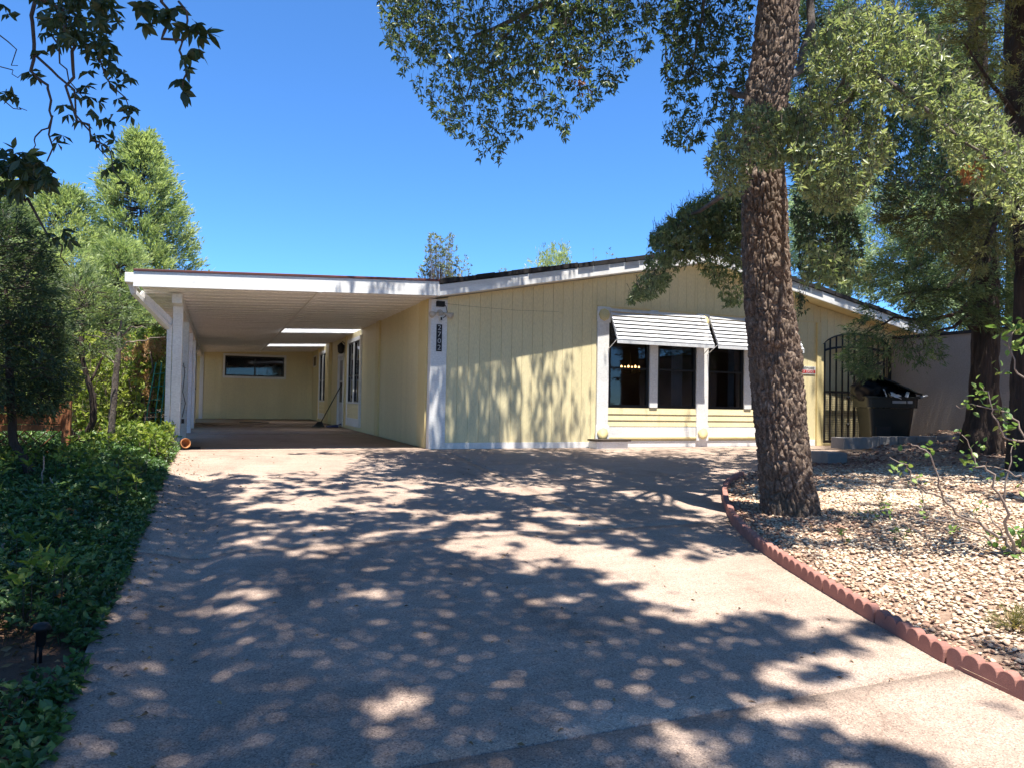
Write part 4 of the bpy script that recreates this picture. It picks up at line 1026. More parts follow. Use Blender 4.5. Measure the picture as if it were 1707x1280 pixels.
def sprays(f, C, T, size=.18, per=22, v0=None, wid=.20, spread=(.1, .95), vj=.10, along=1.0):
    per = int(per * 1.4)
    """flat fans of narrow scale-leaf sprigs"""
    n = len(C); v0 = np.full(n, .5) if v0 is None else v0; k = n * per
    C2 = np.repeat(C, per, 0); T2 = unit(np.repeat(T, per, 0))
    u = rng.uniform(0, 1, k)[:, None]
    D = perp_fan(T2, rng.uniform(*spread, k), rng.uniform(0, 6.28, k)) + np.array([0, 0, .10])
    L = size * rng.uniform(.22, .58, k)
    f.put(*leaf_arrays(C2 + T2 * u * size * along + rng.normal(0, size * .16, (k, 3)), D, L, L * wid * rng.uniform(.7, 1.4, k), np.repeat(v0, per) + rng.normal(0, vj, k), fold=.1, curl=.05))
def inpoly(px, py, poly):
    c = np.zeros(len(px), bool); n = len(poly)
    for i in range(n):
        x0, y0 = poly[i]; x1, y1 = poly[(i + 1) % n]
        cr = ((y0 > py) != (y1 > py)); xi = (x1 - x0) * (py - y0) / (y1 - y0 + 1e-9) + x0
        c ^= cr & (px < xi)
    return c
def noise3(P, s, seed=0.0, oct=3):
    return np.array([noise.fractal(Vector((p[0] * s + seed, p[1] * s, p[2] * s)), 1.0, 2.0, oct) for p in P])
def region(poly, depth, n, clump=1.1, thr=-.15, seed=1.0, soft=.5):
    """points of a leafy volume: outline seen from the drive, real depth range, thinned to clumps"""
    poly = [(float(a), float(b)) for a, b in poly]; xs = [p[0] for p in poly]; ys = [p[1] for p in poly]; out = []
    got = 0
    while got < n:
        m = n * 4; px = rng.uniform(min(xs), max(xs), m); py = rng.uniform(min(ys), max(ys), m)
        k = inpoly(px, py, poly); px, py = px[k], py[k]; dz = rng.uniform(depth[0], depth[1], len(px))
        P = CPOS + dz[:, None] * (CF + ((px - PW / 2) / PF)[:, None] * CR - ((py - PH / 2) / PF)[:, None] * CU)
        nz = noise3(P, clump, seed); P = P[nz + rng.uniform(-soft, soft, len(nz)) * .4 > thr]
        out.append(P); got += len(P)
    return np.concatenate(out)[:n]

def wander(a, b, n=6, j=.06):
    a = np.array(a, float); b = np.array(b, float); L = np.linalg.norm(b - a)
    pts = [a + (b - a) * i / n + (rng.normal(0, j * L / 2, 3) if 0 < i < n else 0) for i in range(n + 1)]
    return pts
def limb(parent, a, b, r0, r1, m=None, n=6, j=.05, sag=0.0, name='limb'):
    pts = wander(a, b, n, j)
    for i in range(n + 1): pts[i][2] -= sag * math.sin(math.pi * i / n)
    mb = MB(); mb.tube(pts, [r0 + (r1 - r0) * i / n for i in range(n + 1)], 7); return mb.build(name, m or M['bark_grey'], parent)
def bark_trunk(path, rad, nu, nv, amp, cell, parent, m, name='trunk', flare=None, streak=False, seed=0, knots=()):
    path = np.array(path, float); s = np.concatenate([[0], np.cumsum(np.linalg.norm(np.diff(path, axis=0), axis=1))])
    # smooth interpolation along the path
    ss = np.linspace(0, s[-1], nv)
    def sm(y):
        q = np.interp(ss, s, y); k = max(3, nv // 28) | 1; pad = np.pad(q, k // 2, mode='edge'); return np.convolve(pad, np.ones(k) / k, 'valid')
    C = np.stack([sm(path[:, i]) for i in range(3)], 1); R = sm(np.array(rad))
    th = np.linspace(0, 2 * math.pi, nu + 1)[:-1]; V = np.zeros((nv, nu, 3))
    for i in range(nv):
        r = R[i]
        for j in range(nu):
            c, sn = math.cos(th[j]), math.sin(th[j])
            p = Vector((c * r * cell[0] + seed, sn * r * cell[0], ss[i] * cell[1]))
            wob = noise.noise(Vector((c * 1.3, sn * 1.3, ss[i] * .9 + seed))) * .06 * r * 2
            p2 = p + Vector((noise.noise(p * .7), noise.noise(p * .7 + Vector((9, 0, 0))), noise.noise(p * .6 + Vector((0, 7, 0))))) * .55
            if streak:
                d = abs(noise.noise(p2)) * 2.0; h = min(1, d * 1.6)
            else:
                dd = noise.voronoi(p2)[0]; d3 = noise.voronoi(p2 * 2.3 + Vector((4, 1, 0)))[0]; h = .78 * min(1.0, (dd[1] - dd[0]) * 4.0) + .22 * min(1.0, (d3[1] - d3[0]) * 3.0) * (.4 + .6 * min(1, (dd[1] - dd[0]) * 3)) + .22 * noise.noise(p * .45)
            fine = noise.noise(p * 3.1) * .18
            fl = 0.0 if flare is None else flare * math.exp(-ss[i] / .16) * (.6 + .5 * math.cos(th[j] * 5 + seed))
            kn = sum(a_ * math.exp(-((math.atan2(math.sin(th[j] - t_), math.cos(th[j] - t_)) * r / w_) ** 2 + ((ss[i] - z_) / w_) ** 2)) for t_, z_, w_, a_ in knots)
            rr = r + wob + fl * r + kn + amp * (h + fine - .75)
            V[i, j] = C[i] + np.array([c * rr, sn * rr, 0])
    idx = np.arange(nv * nu).reshape(nv, nu); nxt = np.roll(idx, -1, 1)
    a, b, c2, d2 = idx[:-1].ravel(), nxt[:-1].ravel(), nxt[1:].ravel(), idx[1:].ravel()
    F = np.concatenate([np.stack([a, b, c2], 1), np.stack([a, c2, d2], 1)])
    return link(name, tri_mesh(name, V.reshape(-1, 3), F, smooth=True), m, parent)

# ------------------------------------------------------------------ the big oak in the gravel bed
TRUNK = [(868, 1319, 104), (845, 1317, 101), (800, 1311, 95), (760, 1306, 90), (700, 1300, 87), (640, 1296, 87), (600, 1292, 87), (540, 1285, 83), (500, 1281, 82), (400, 1277, 78), (300, 1271, 75), (250, 1270, 72), (156, 1278, 73), (94, 1291, 75), (0, 1298, 70), (-120, 1300, 66)]
b0 = onG(1319, 862, lambda X, Y: float(zbed(X, Y)))
dep = float((b0 - CPOS) @ CF) + .28
path, rad = [], []
for (yy, xx, w) in TRUNK:
    dd = dep + 0.0012 * (862 - yy) * -0.25
    p = at(xx, yy, dd); path.append(p); rad.append(w / 2 / PF * dd * .93)
path[0] = path[0] + np.array([0, 0, -.12])
last = path[-1]
oak = thing('oak_tree', 'large oak with rough grey trunk rising from the gravel bed', 'tree', tuple(float(v) for v in b0))
bark_trunk(path, rad, 230, 820, .040, (21, 6.5), oak, M['oakbark'], flare=.20, seed=3.0, knots=((4.05, 1.98, .09, .035), (4.05, 1.86, .06, -.05), (3.7, 3.55, .10, .05), (3.75, 3.55, .045, -.06), (4.4, 2.75, .12, .03), (4.2, .75, .14, .025)))
TOP = last
crown = Fol()
def sun_gap(P, r=.40):                            # foliage thins out where it would stand between the sun and the trunk
    keep_ = np.ones(len(P), bool); tp_ = np.array(path)
    for z_ in np.linspace(0.1, 4.6, 16):
        tx, ty = np.interp(z_, tp_[:, 2], tp_[:, 0]), np.interp(z_, tp_[:, 2], tp_[:, 1]); hh = P[:, 2] - z_
        keep_ &= ~((hh > .15) & (np.hypot(P[:, 0] + SUN_DX / SUN_T * hh - tx, P[:, 1] + hh / SUN_T - ty) < r) & (rng.uniform(0, 1, len(P)) < .5))
    return keep_
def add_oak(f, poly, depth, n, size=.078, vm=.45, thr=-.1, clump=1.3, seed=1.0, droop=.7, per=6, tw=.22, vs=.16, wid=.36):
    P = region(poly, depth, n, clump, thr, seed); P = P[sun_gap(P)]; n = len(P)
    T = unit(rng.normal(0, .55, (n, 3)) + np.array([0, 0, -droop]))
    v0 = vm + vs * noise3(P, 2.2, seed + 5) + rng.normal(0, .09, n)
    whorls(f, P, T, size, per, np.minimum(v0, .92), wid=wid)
    f.twig(P + np.array([0, 0, 1.0]) * tw * rng.uniform(.25, .8, (n, 1)) + rng.normal(0, .035, (n, 3)), P, .003, .0016)
    return P
F1 = [(620, -160), (635, 20), (645, 80), (690, 160), (720, 185), (745, 220), (790, 245), (805, 285), (822, 285), (850, 255), (868, 225), (885, 215), (900, 195), (925, 215), (940, 240), (950, 205), (985, 180), (1005, 160), (1040, 148), (1048, 110), (1080, 95), (1095, 60), (1120, 30), (1120, -160)]
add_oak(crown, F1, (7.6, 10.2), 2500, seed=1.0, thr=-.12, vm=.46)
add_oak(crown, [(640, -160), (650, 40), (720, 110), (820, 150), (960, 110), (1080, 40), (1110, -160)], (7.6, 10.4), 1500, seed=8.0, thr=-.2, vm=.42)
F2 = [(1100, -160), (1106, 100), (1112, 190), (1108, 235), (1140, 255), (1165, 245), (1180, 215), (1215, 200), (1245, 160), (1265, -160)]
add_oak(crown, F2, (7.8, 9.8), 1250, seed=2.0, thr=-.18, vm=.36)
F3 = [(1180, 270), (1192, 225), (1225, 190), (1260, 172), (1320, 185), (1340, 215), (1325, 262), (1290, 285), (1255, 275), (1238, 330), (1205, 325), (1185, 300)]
add_oak(crown, F3, (5.5, 6.3), 560, size=.056, vm=.86, thr=-.35, seed=3.0, droop=.2, tw=.14)  # pale leaf tone paints in the direct sun here
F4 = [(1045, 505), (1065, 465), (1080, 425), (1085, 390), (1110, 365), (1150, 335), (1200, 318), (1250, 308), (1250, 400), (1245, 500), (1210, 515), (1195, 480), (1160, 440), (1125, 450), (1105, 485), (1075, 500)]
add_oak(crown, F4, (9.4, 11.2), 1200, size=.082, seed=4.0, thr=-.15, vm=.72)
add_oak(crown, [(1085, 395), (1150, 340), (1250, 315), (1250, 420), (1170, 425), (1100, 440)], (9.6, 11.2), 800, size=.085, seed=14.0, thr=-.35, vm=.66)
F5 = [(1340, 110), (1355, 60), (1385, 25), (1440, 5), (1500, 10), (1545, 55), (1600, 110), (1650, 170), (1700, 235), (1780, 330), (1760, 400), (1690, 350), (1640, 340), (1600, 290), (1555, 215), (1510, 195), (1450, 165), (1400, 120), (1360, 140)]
add_oak(crown, F5, (5.1, 6.4), 1750, size=.060, vm=.92, thr=-.35, seed=5.0, droop=-.1, tw=.12)  # sunlight put into the leaf colour by a paler tone
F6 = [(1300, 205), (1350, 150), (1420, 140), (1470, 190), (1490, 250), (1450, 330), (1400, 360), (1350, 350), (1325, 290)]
add_oak(crown, F6, (5.2, 6.6), 1050, size=.056, vm=.86, thr=-.2, seed=6.0, droop=.1, tw=.14)  # leaf tone raised to look sunlit
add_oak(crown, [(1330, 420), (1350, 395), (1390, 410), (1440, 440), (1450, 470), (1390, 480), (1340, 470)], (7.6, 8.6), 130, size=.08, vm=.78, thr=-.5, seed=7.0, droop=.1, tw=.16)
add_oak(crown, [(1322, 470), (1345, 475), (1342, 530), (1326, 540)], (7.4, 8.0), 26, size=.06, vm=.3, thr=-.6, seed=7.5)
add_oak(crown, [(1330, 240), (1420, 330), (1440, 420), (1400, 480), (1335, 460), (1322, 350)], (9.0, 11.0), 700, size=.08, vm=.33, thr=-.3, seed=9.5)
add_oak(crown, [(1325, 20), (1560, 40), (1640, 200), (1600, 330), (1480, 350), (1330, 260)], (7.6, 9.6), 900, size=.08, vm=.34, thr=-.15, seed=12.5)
# a few reddish dead leaves in the hanging crown and the brown sprig on the right
P = region([(935, 90), (975, 90), (985, 155), (950, 165)], (8.4, 9.0), 16, 1, -2); whorls(crown, P, unit(rng.normal(0, .4, (16, 3)) + [0, 0, -1]), .08, 5, np.full(16, 1.0), vj=.01)
P = region([(1590, 270), (1640, 260), (1640, 295), (1600, 300)], (5.4, 5.7), 9, 1, -2); whorls(crown, P, unit(rng.normal(0, .4, (9, 3)) + [.3, 0, -1]), .085, 6, np.full(9, 1.0), vj=.01)

# visible limbs of the oak
def pix_limb(parent, pts, r0, r1, m, name='limb', seg=3):
    W = [at(*p) for p in pts]; fine = []
    for a, b in zip(W[:-1], W[1:]):
        for k in range(seg): fine.append(a + (b - a) * k / seg + rng.normal(0, .012, 3))
    fine.append(W[-1]); n = len(fine)
    mb = MB(); mb.tube(fine, [r0 + (r1 - r0) * i / (n - 1) for i in range(n)], 7); return mb.build(name, m, parent)
BG = M['bark_grey']
pix_limb(oak, [(1285, 215, dep), (1330, 205, dep - .5), (1375, 185, dep - .9), (1420, 110, dep - 1.3), (1440, 80, dep - 1.4)], .045, .012, BG)
pix_limb(oak, [(1375, 185, dep - .9), (1420, 170, dep - 1.2), (1440, 110, dep - 1.5), (1520, 170, dep - 1.8), (1610, 235, dep - 2.0), (1690, 300, dep - 2.1)], .03, .007, BG)
pix_limb(oak, [(1300, 140, dep), (1335, 110, dep + .2), (1352, 40, dep + .3), (1350, -60, dep + .3)], .05, .04, BG)
pix_limb(oak, [(1265, 165, dep), (1235, 160, dep + .1), (1216, 150, dep + .2)], .04, .028, BG, name='broken_stub')
pix_limb(oak, [(1245, 305, dep), (1200, 330, dep + 1.2), (1150, 360, dep + 2.4), (1100, 420, dep + 3.0)], .045, .010, BG)
pix_limb(oak, [(1300, -60, dep), (1180, -90, dep + .6), (1020, -60, dep + 1.2), (880, 20, dep + 1.4), (790, 60, dep + 1.5)], .075, .018, BG)
pix_limb(oak, [(1020, -60, dep + 1.2), (940, 40, dep + .8), (900, 110, dep + 1.0)], .03, .008, BG)
pix_limb(oak, [(1180, -90, dep + .6), (1170, 30, dep + 1.0), (1150, 130, dep + 1.2)], .03, .008, BG)
pix_limb(oak, [(880, 20, dep + 1.4), (790, 120, dep + 1.4), (770, 190, dep + 1.4)], .018, .005, BG)
# upper trunk and spreading limbs above the frame, carrying the shading crown
bark_trunk([TOP - np.array([0, 0, .3]), TOP + np.array([-.05, .05, .8]), TOP + np.array([-.25, -.1, 2.2]), TOP + np.array([-.5, -.1, 4.2])], [rad[-1], rad[-1] * .95, rad[-1] * .7, .05], 40, 60, .02, (17, 8.5), oak, M['oakbark'], name='upper_trunk', seed=5)

# ------------------------------------------------------------------ shade canopy over the drive: unseen leaves placed from a wanted shade map, on limbs
SH = """320,770,.0 450,775,.0 560,765,.05 630,765,.35 700,757,.7 800,772,.85 900,775,.7 1000,768,.8 1100,762,.6 1200,757,.5 1150,800,.7 1060,812,.5 930,802,.3 870,812,.15 760,832,.85 660,822,.45 700,862,.45 620,880,.5 500,842,.12
420,815,.25 330,815,.8 300,870,.85 350,860,.75 450,872,.3 560,900,.5 300,930,.85 400,930,.6 520,950,.85 650,920,.7 800,900,.5 900,880,.55 1000,868,.55 1100,850,.6 1180,875,.2 1000,920,.35 850,950,.55 700,965,.8 400,1010,.3 520,1000,.65
600,990,.35 700,1015,.85 900,990,.6 1000,1000,.5 1100,955,.12 1160,1000,.12 1230,960,.05 1250,1060,.72 1330,1000,.1 1350,1080,.55 1440,1095,.4 1520,1110,.05 1300,1150,.6 1400,1180,.25 1500,1190,.12 1650,1250,.0 1350,1250,.5 1250,1250,.88 1150,1230,.55 1100,1150,.88
1000,1050,.62 900,1100,.97 750,1130,.97 650,1190,.6 800,1200,.95 950,1200,.62 1000,1260,.85 700,1260,.97 500,1250,.92 450,1180,.92 350,1200,.72 300,1120,.6 400,1080,.85 550,1100,.82 200,1200,.9 180,1080,.8 250,1000,.88 230,940,.75 270,820,.7"""
ctl = []
for tok in SH.split():
    a, b, c = [float(q) for q in tok.split(',')]; p = onG(a, b, lambda X, Y: float(zdrive(Y))); ctl.append((p[0], p[1], c))
# the gravel bed, the left bed, and what falls on the house front (written as the ground point behind it)
ctl += [(1.6, -7.4, .22), (2.6, -7.6, .12), (3.5, -8.0, .05), (1.2, -8.8, .0), (2.2, -9.3, .0), (3.4, -5.8, .12), (4.6, -5.0, .3), (5.4, -3.9, .9), (6.8, -3.4, .9), (8, -4.5, .85), (5.5, -6.2, .4), (3.2, -4.6, .45),
        (-4.3, -3, .6), (-5.2, -4.2, .9), (-5.2, -5.2, .85), (-4.3, -5, .6), (-4.4, -7, .62), (-5.4, -8, .6), (-4.5, -9, .5), (-5.5, -2.5, .12), (-6.4, -1.8, .0), (-5.2, -1.6, .1), (-6, -6, .75), (-4.3, -1, .3), (-5, 0, .05), (-4.5, .8, 0), (-2, 0.2, 0), (-3, .3, 0), (-2.4, .55, .1), (-1.2, .15, .15), (-.9, .45, .75), (-1.6, .5, .35), (-3.4, .5, 0), (-3.2, .8, 0), (-.3, .05, .3),
        (.3, .1, .55), (.8, .17, .72), (1.4, .1, .6), (1.5, .3, .7), (2.2, .14, .72), (2.8, .22, .72), (2.6, .34, .8), (3.0, .08, .6), (3.4, .1, .5), (4.2, .14, .35), (5.2, .1, .25), (6.5, .14, .3), (8, .1, .2), (3.7, .42, .35), (5, .45, .05), (7, .45, .1), (.5, .5, .85), (1.5, .55, .7), (2.5, .62, .55), (3.5, .68, .5), (8, .6, .3),
        (.6, -11, .4), (-3, -10.4, .95), (-1, -10.4, .8)]
ctl = np.array(ctl)
N = 500000
gx = rng.uniform(-7.0, 8.6, N); gyv = rng.uniform(-11.2, 1.0, N)
den = np.zeros(N)
for s0 in range(0, N, 30000):
    dx = gx[s0:s0 + 30000, None] - ctl[None, :, 0]; dy = gyv[s0:s0 + 30000, None] - ctl[None, :, 1]
    w_ = 1.0 / (dx * dx + dy * dy + .02) ** 1.6; den[s0:s0 + 30000] = (w_ * ctl[None, :, 2]).sum(1) / w_.sum(1)
# clump field on a lattice (value noise by interpolation keeps this fast)
gxn, gyn = 360, 320; lat = np.zeros((gxn, gyn))
for i in range(gxn):
    for j in range(gyn):
        X, Y = -7 + 15.6 * i / (gxn - 1), -11.2 + 12.9 * j / (gyn - 1); near_ = 1.0 if Y < -5.2 else 1.35
        lat[i, j] = noise.fractal(Vector((X * 3.4 * near_, Y * 4.6 * near_, 4.2)), .8, 2.1, 4) + .8 * noise.noise(Vector((X * .9, Y * 1.0, 9.1)))
rank = np.empty(lat.size); rank[np.argsort(lat.ravel())] = np.linspace(0, 1, lat.size); rank = rank.reshape(lat.shape)
fi = (gx + 7) / 15.6 * (gxn - 1); fj = (gyv + 11.2) / 12.9 * (gyn - 1); i0 = np.clip(fi.astype(int), 0, gxn - 2); j0 = np.clip(fj.astype(int), 0, gyn - 2); a = fi - i0; b = fj - j0
rk = rank[i0, j0] * (1 - a) * (1 - b) + rank[i0 + 1, j0] * a * (1 - b) + rank[i0, j0 + 1] * (1 - a) * b + rank[i0 + 1, j0 + 1] * a * b
sm_ = np.clip((den - .06) / .80, 0, 1); keep = (rk < sm_ * sm_ * (3 - 2 * sm_)) & (den > .03)
gx, gyv = gx[keep], gyv[keep]
k_h = np.clip((-4.6 - gyv) / 2.5, 0, 1)                     # higher crown for the near, softer shadows
hz = 7.1 + 1.9 * k_h + rng.normal(0, .55, len(gx)) + .5 * np.sin(gx * 1.3) 
gz = zdrive(gyv)
h = hz - gz
SX, SY, SZ = gx - SUN_DX / SUN_T * h, gyv - h / SUN_T, hz
px, py, dz = project(np.stack([SX, SY, SZ], 1))
inside = (dz > .1) & (px > -60) & (px < PW + 60) & (py > -40) & (py < PH + 50)
ok = ~inside
ok &= sun_gap(np.stack([SX, SY, SZ], 1), .5)
SP = np.stack([SX, SY, SZ], 1)[ok]
def canopy_to(f, P, size):
    n = len(P); D = unit(rng.normal(0, 1, (n, 3)) * np.array([1, 1, .45]))
    L = size * rng.uniform(.7, 1.3, n)
    f.put(*leaf_arrays(P, D, L, L * .46, .4 + rng.normal(0, .15, n), fold=.12))
left_oak = thing('oak_tree', 'oak overhanging the drive from the left, top left corner leaves toned dark for shade', 'tree', (-9.2, -12.2, float(zdrive(-12.2))))
isleft = (SP[:, 0] < -1.6) | (SP[:, 1] < -10.5)
canopy_to(crown, SP[~isleft], .10)
lcrown = Fol(); canopy_to(lcrown, SP[isleft], .10)
# limbs towards the shade clumps
def limbs_to(tree, root, P, n, r0, m):
    idx = rng.choice(len(P), n, replace=False)
    for i in idx:
        q = P[i]; L = np.linalg.norm(q - root); mid = root + (q - root) * .5 + np.array([0, 0, .25 * L * .3])
        pts = [root, root + (mid - root) * .5 + rng.normal(0, .08, 3), mid, mid + (q - mid) * .5 + rng.normal(0, .12, 3), q]
        pp = project(np.array(pts)); vis = (pp[2] > .1) & (pp[0] > -40) & (pp[0] < PW + 40) & (pp[1] > -20) & (pp[1] < PH)
        gq = [(p_[0] + SUN_DX / SUN_T * (p_[2] + .5), p_[1] + (p_[2] + .5) / SUN_T) for p_ in pts[1:]]
        if vis[1:].any() or any(x_ > -1.6 and y_ < -7.6 for x_, y_ in gq): continue
        mb = MB(); mb.tube(pts, [r0, r0 * .8, r0 * .6, r0 * .4, .008], 6); mb.build('limb', m, tree)
limbs_to(oak, TOP + np.array([-.1, 0, 1.2]), SP[~isleft], 26, .055, BG)
lroot = np.array([-9.2, -12.2, 3.2])
bark_trunk([(-9.2, -12.2, -1.0), (-9.15, -12.2, 1.0), (-9.1, -12.2, 3.4), (-8.8, -12.3, 6.4), (-8.5, -12.3, 9)], [.30, .26, .24, .16, .05], 40, 90, .02, (15, 8), left_oak, M['oakbark'], seed=8)
limbs_to(left_oak, lroot + np.array([.3, -.05, 2.6]), SP[isleft], 26, .06, BG)
crown.build('crown', M['oakleaf'], oak)

# ------------------------------------------------------------------ leaves hanging close by in the top left corner
z2 = lambda zx, zy: (zx * .2656, zy * .2656)
near_pts = []
for zx, zy in ((890, 40), (960, 60), (1040, 80), (1100, 50), (900, 150), (1110, 170), (1190, 190), (1230, 150), (1250, 230), (1300, 210), (1240, 310), (1170, 345), (1160, 430), (1120, 500), (1145, 575), (940, 10), (1000, 110)):
    near_pts.append((*z2(zx, zy), 2.35))
for zx, zy in ((550, 450), (680, 510), (740, 530), (770, 460), (830, 490), (740, 620), (790, 680), (830, 670), (820, 730), (560, 610), (620, 640), (480, 590), (540, 540), (640, 750), (690, 760), (590, 700), (500, 760), (430, 720), (600, 850), (630, 900), (720, 880), (690, 930), (670, 1060), (760, 1020), (800, 1150), (390, 850), (360, 900), (180, 450), (220, 470), (270, 210), (340, 280), (740, 140), (700, 330), (720, 420), (240, 320), (30, 590), (90, 600), (50, 90), (20, 30), (400, 660)):
    near_pts.append((*z2(zx, zy), 3.1))
for poly, n, d in (([(200, -60), (720, -60), (735, 130), (700, 270), (690, 460), (610, 420), (500, 300), (380, 250), (260, 120)], 95, 3.0), ([(-60, 880), (100, 920), (225, 950), (300, 1060), (375, 1190), (300, 1195), (190, 1160), (100, 1250), (-60, 1270)], 70, 2.7)):
    poly = [z2(*q) for q in poly]; got = []
    while len(got) < n:
        a, b = rng.uniform(-20, 220), rng.uniform(-20, 345)
        if inpoly(np.array([a]), np.array([b]), poly)[0]: got.append((a, b, d + rng.uniform(-.25, .25)))
    near_pts += got
for q in ((262, 20), (95, 395), (115, 400), (105, 385)): near_pts.append((*q, 2.7))
# leaf meshes: pointed blades with midrib fold
def leaf_shape(v):
    prof = [(0, 0), (.18, .15), (.42, .235), (.68, .17), (.86, .075), (1, 0)]; vs = []; fs = []
    for t, w_ in prof:
        z = -.10 * t * t
        vs += [(w_, t, z + w_ * .22), (0, t, z), (-w_, t, z + w_ * .22)]
    for i in range(len(prof) - 1):
        a = i * 3; fs += [(a, a + 1, a + 4, a + 3), (a + 1, a + 2, a + 5, a + 4)]
    me = bpy.data.meshes.new('leaf'); me.from_pydata(vs, [], fs); at_ = me.attributes.new('v', 'FLOAT', 'FACE'); at_.data.foreach_set('value', [v] * len(fs)); me.update(); me.materials.append(M['oakleaf']); return me
LM = [leaf_shape(v) for v in (.10, .22, .36)]  # low leaf tones carry the shade these leaves hang in
cnt = 0
order = sorted(range(len(near_pts)), key=lambda i: near_pts[i][2])
for i in order:
    q = near_pts[i]; c = at(*q); T = unit((rng.normal(0, .5, 3) + np.array([.15, .1, -.8]))[None])[0]
    per = random.choice([5, 6, 6, 7]); ang = rng.uniform(.45, 1.45, per); phi = np.arange(per) * 2.4 + rng.uniform(0, 6)
    D = perp_fan(np.repeat(T[None], per, 0), ang, phi); L = .051 * rng.uniform(.75, 1.2, per)
    if cnt + per <= 300:
        for k in range(per):
            o = link('leaf', random.choice(LM), None, left_oak)
            d = Vector(D[k]); rot = d.to_track_quat('Y', 'Z').to_matrix().to_4x4()
            o.matrix_basis = Matrix.Translation(Vector(c)) @ rot @ Matrix.Rotation(random.uniform(-1, 1), 4, 'Y') @ Matrix.Scale(float(L[k]), 4)
        cnt += per
    else:
        lcrown.put(*leaf_arrays(np.repeat(c[None], per, 0), D, L, L * .42, rng.uniform(.08, .35, per)))  # joined leaves get the same shade in their tone
lcrown.build('crown', M['oakleaf'], left_oak)
TW = M['twig']
for pts, r0, r1 in (([(272, -30, 2.35), (278, 45, 2.35), (295, 88, 2.35), (303, 150, 2.35)], .006, .0025), ([(300, 20, 2.35), (320, 45, 2.35), (335, 60, 2.35)], .004, .002),
                    ([(50, -30, 3.1), (52, 50, 3.1), (60, 120, 3.1), (82, 150, 3.1), (90, 200, 3.1), (78, 270, 3.1)], .009, .003), ([(60, 100, 3.1), (120, 150, 3.1), (150, 215, 3.1), (180, 265, 3.1)], .006, .002),
                    ([(88, 195, 3.1), (60, 230, 3.1), (55, 250, 3.1)], .004, .002), ([(110, 20, 3.0), (125, 100, 3.0), (115, 150, 3.0), (150, 220, 3.0), (165, 240, 3.0), (205, 305, 3.0)], .008, .002),
                    ([(150, 80, 3.0), (180, 130, 3.1), (215, 180, 3.1)], .005, .002), ([(90, 60, 3.1), (110, 120, 3.1), (140, 165, 3.1)], .004, .002),
                    ([(-40, 300, 2.7), (30, 325, 2.7), (50, 345, 2.7), (85, 395, 2.7), (115, 445, 2.75)], .008, .002), ([(-40, 250, 2.7), (40, 270, 2.7), (85, 300, 2.7)], .005, .002),
                    ([(-30, 20, 3.2), (10, 70, 3.2), (30, 110, 3.2)], .004, .0015), ([(-20, 90, 3.2), (15, 120, 3.2), (35, 125, 3.2)], .003, .0015), ([(-20, 150, 3.2), (20, 180, 3.2), (45, 185, 3.2)], .003, .0015)):
    pix_limb(left_oak, pts, r0, r1, TW, name='twig')
W0 = [at(50, -30, 3.1), at(272, -30, 2.35), at(110, 20, 3.0), at(-40, 300, 2.7)]
for w_ in W0: limb(left_oak, lroot + np.array([0, 0, .8]), w_, .05, .008, BG, 7, .03, name='branch')
# ------------------------------------------------------------------ conifers
def tip_dirs(P, C, up=.25, out=1.0):
    d = P - C; d[:, 2] *= .25; return unit(unit(d) * out + np.array([0, 0, up]) + rng.normal(0, .25, P.shape))
def conifer_region(tree, specs, mat_, seed):
    f = Fol()
    for poly, depth, n, size, per, vm, thr, clump, droop in specs:
        P = region(poly, depth, n, clump, thr, seed); c = P.mean(0)
        T = tip_dirs(P, c, up=-droop)
        v0 = vm + .30 * noise3(P, 1.7, seed + 3) + rng.normal(0, .08, n)
        sprays(f, P, T, size, per, v0)
        f.twig(P - T * size * 1.0, P + T * size * .2, .006, .003); seed += 1.7
    f.build('crown', mat_, tree, M['twig'])
def cone_tree(name, label, base, H, R, n, mat_, size=.3, per=20, vm=.5, z0=.1, gap=-.25, seed=2.0, group=None, power=.8, trunk_r=.14):
    t = thing(name, label, 'tree', tuple(float(v) for v in base), group=group); base = np.array(base, float)
    mb = MB(); mb.tube([base + np.array([0, 0, -.1]), base + np.array([.05, 0, H * .5]), base + np.array([0, 0, H * .96])], [trunk_r, trunk_r * .6, .01], 9); mb.build('trunk', M['bark_grey'], t)
    f = Fol(); P = []
    while len(P) < n:
        m = n * 2; u = rng.uniform(z0, 1, m); ph = rng.uniform(0, 6.283, m)
        prof = np.clip((1 - u) ** power, 0, 1) * np.clip((u - z0) / .12 + .35, 0, 1)
        lob = 1 + .22 * np.sin(ph * 3 + u * 9 + seed) + .12 * np.sin(ph * 7 + u * 17)
        r = R * prof * lob * np.sqrt(rng.uniform(.12, 1, m))
        Q_ = np.stack([base[0] + r * np.cos(ph), base[1] + r * np.sin(ph), base[2] + u * H], 1)
        nz = noise3(Q_, 1.0, seed); Q_ = Q_[nz + rng.uniform(-.2, .2, m) > gap]; P += list(Q_)
    P = np.array(P[:n]); c = np.stack([np.full(n, base[0]), np.full(n, base[1]), P[:, 2]], 1)
    d = unit(np.concatenate([(P - c)[:, :2], np.zeros((n, 1))], 1)); T = unit(d + np.array([0, 0, .75]) + rng.normal(0, .25, (n, 3)))
    sprays(f, P, T, size, per, vm + .28 * noise3(P, .9, seed + 2) + rng.normal(0, .08, n))
    f.twig(c + (P - c) * .1 - np.array([0, 0, .1]), P, .012, .004)
    f.build('crown', mat_, t); return t
gnd = lambda X, Y: float(zdrive(Y)) - .1
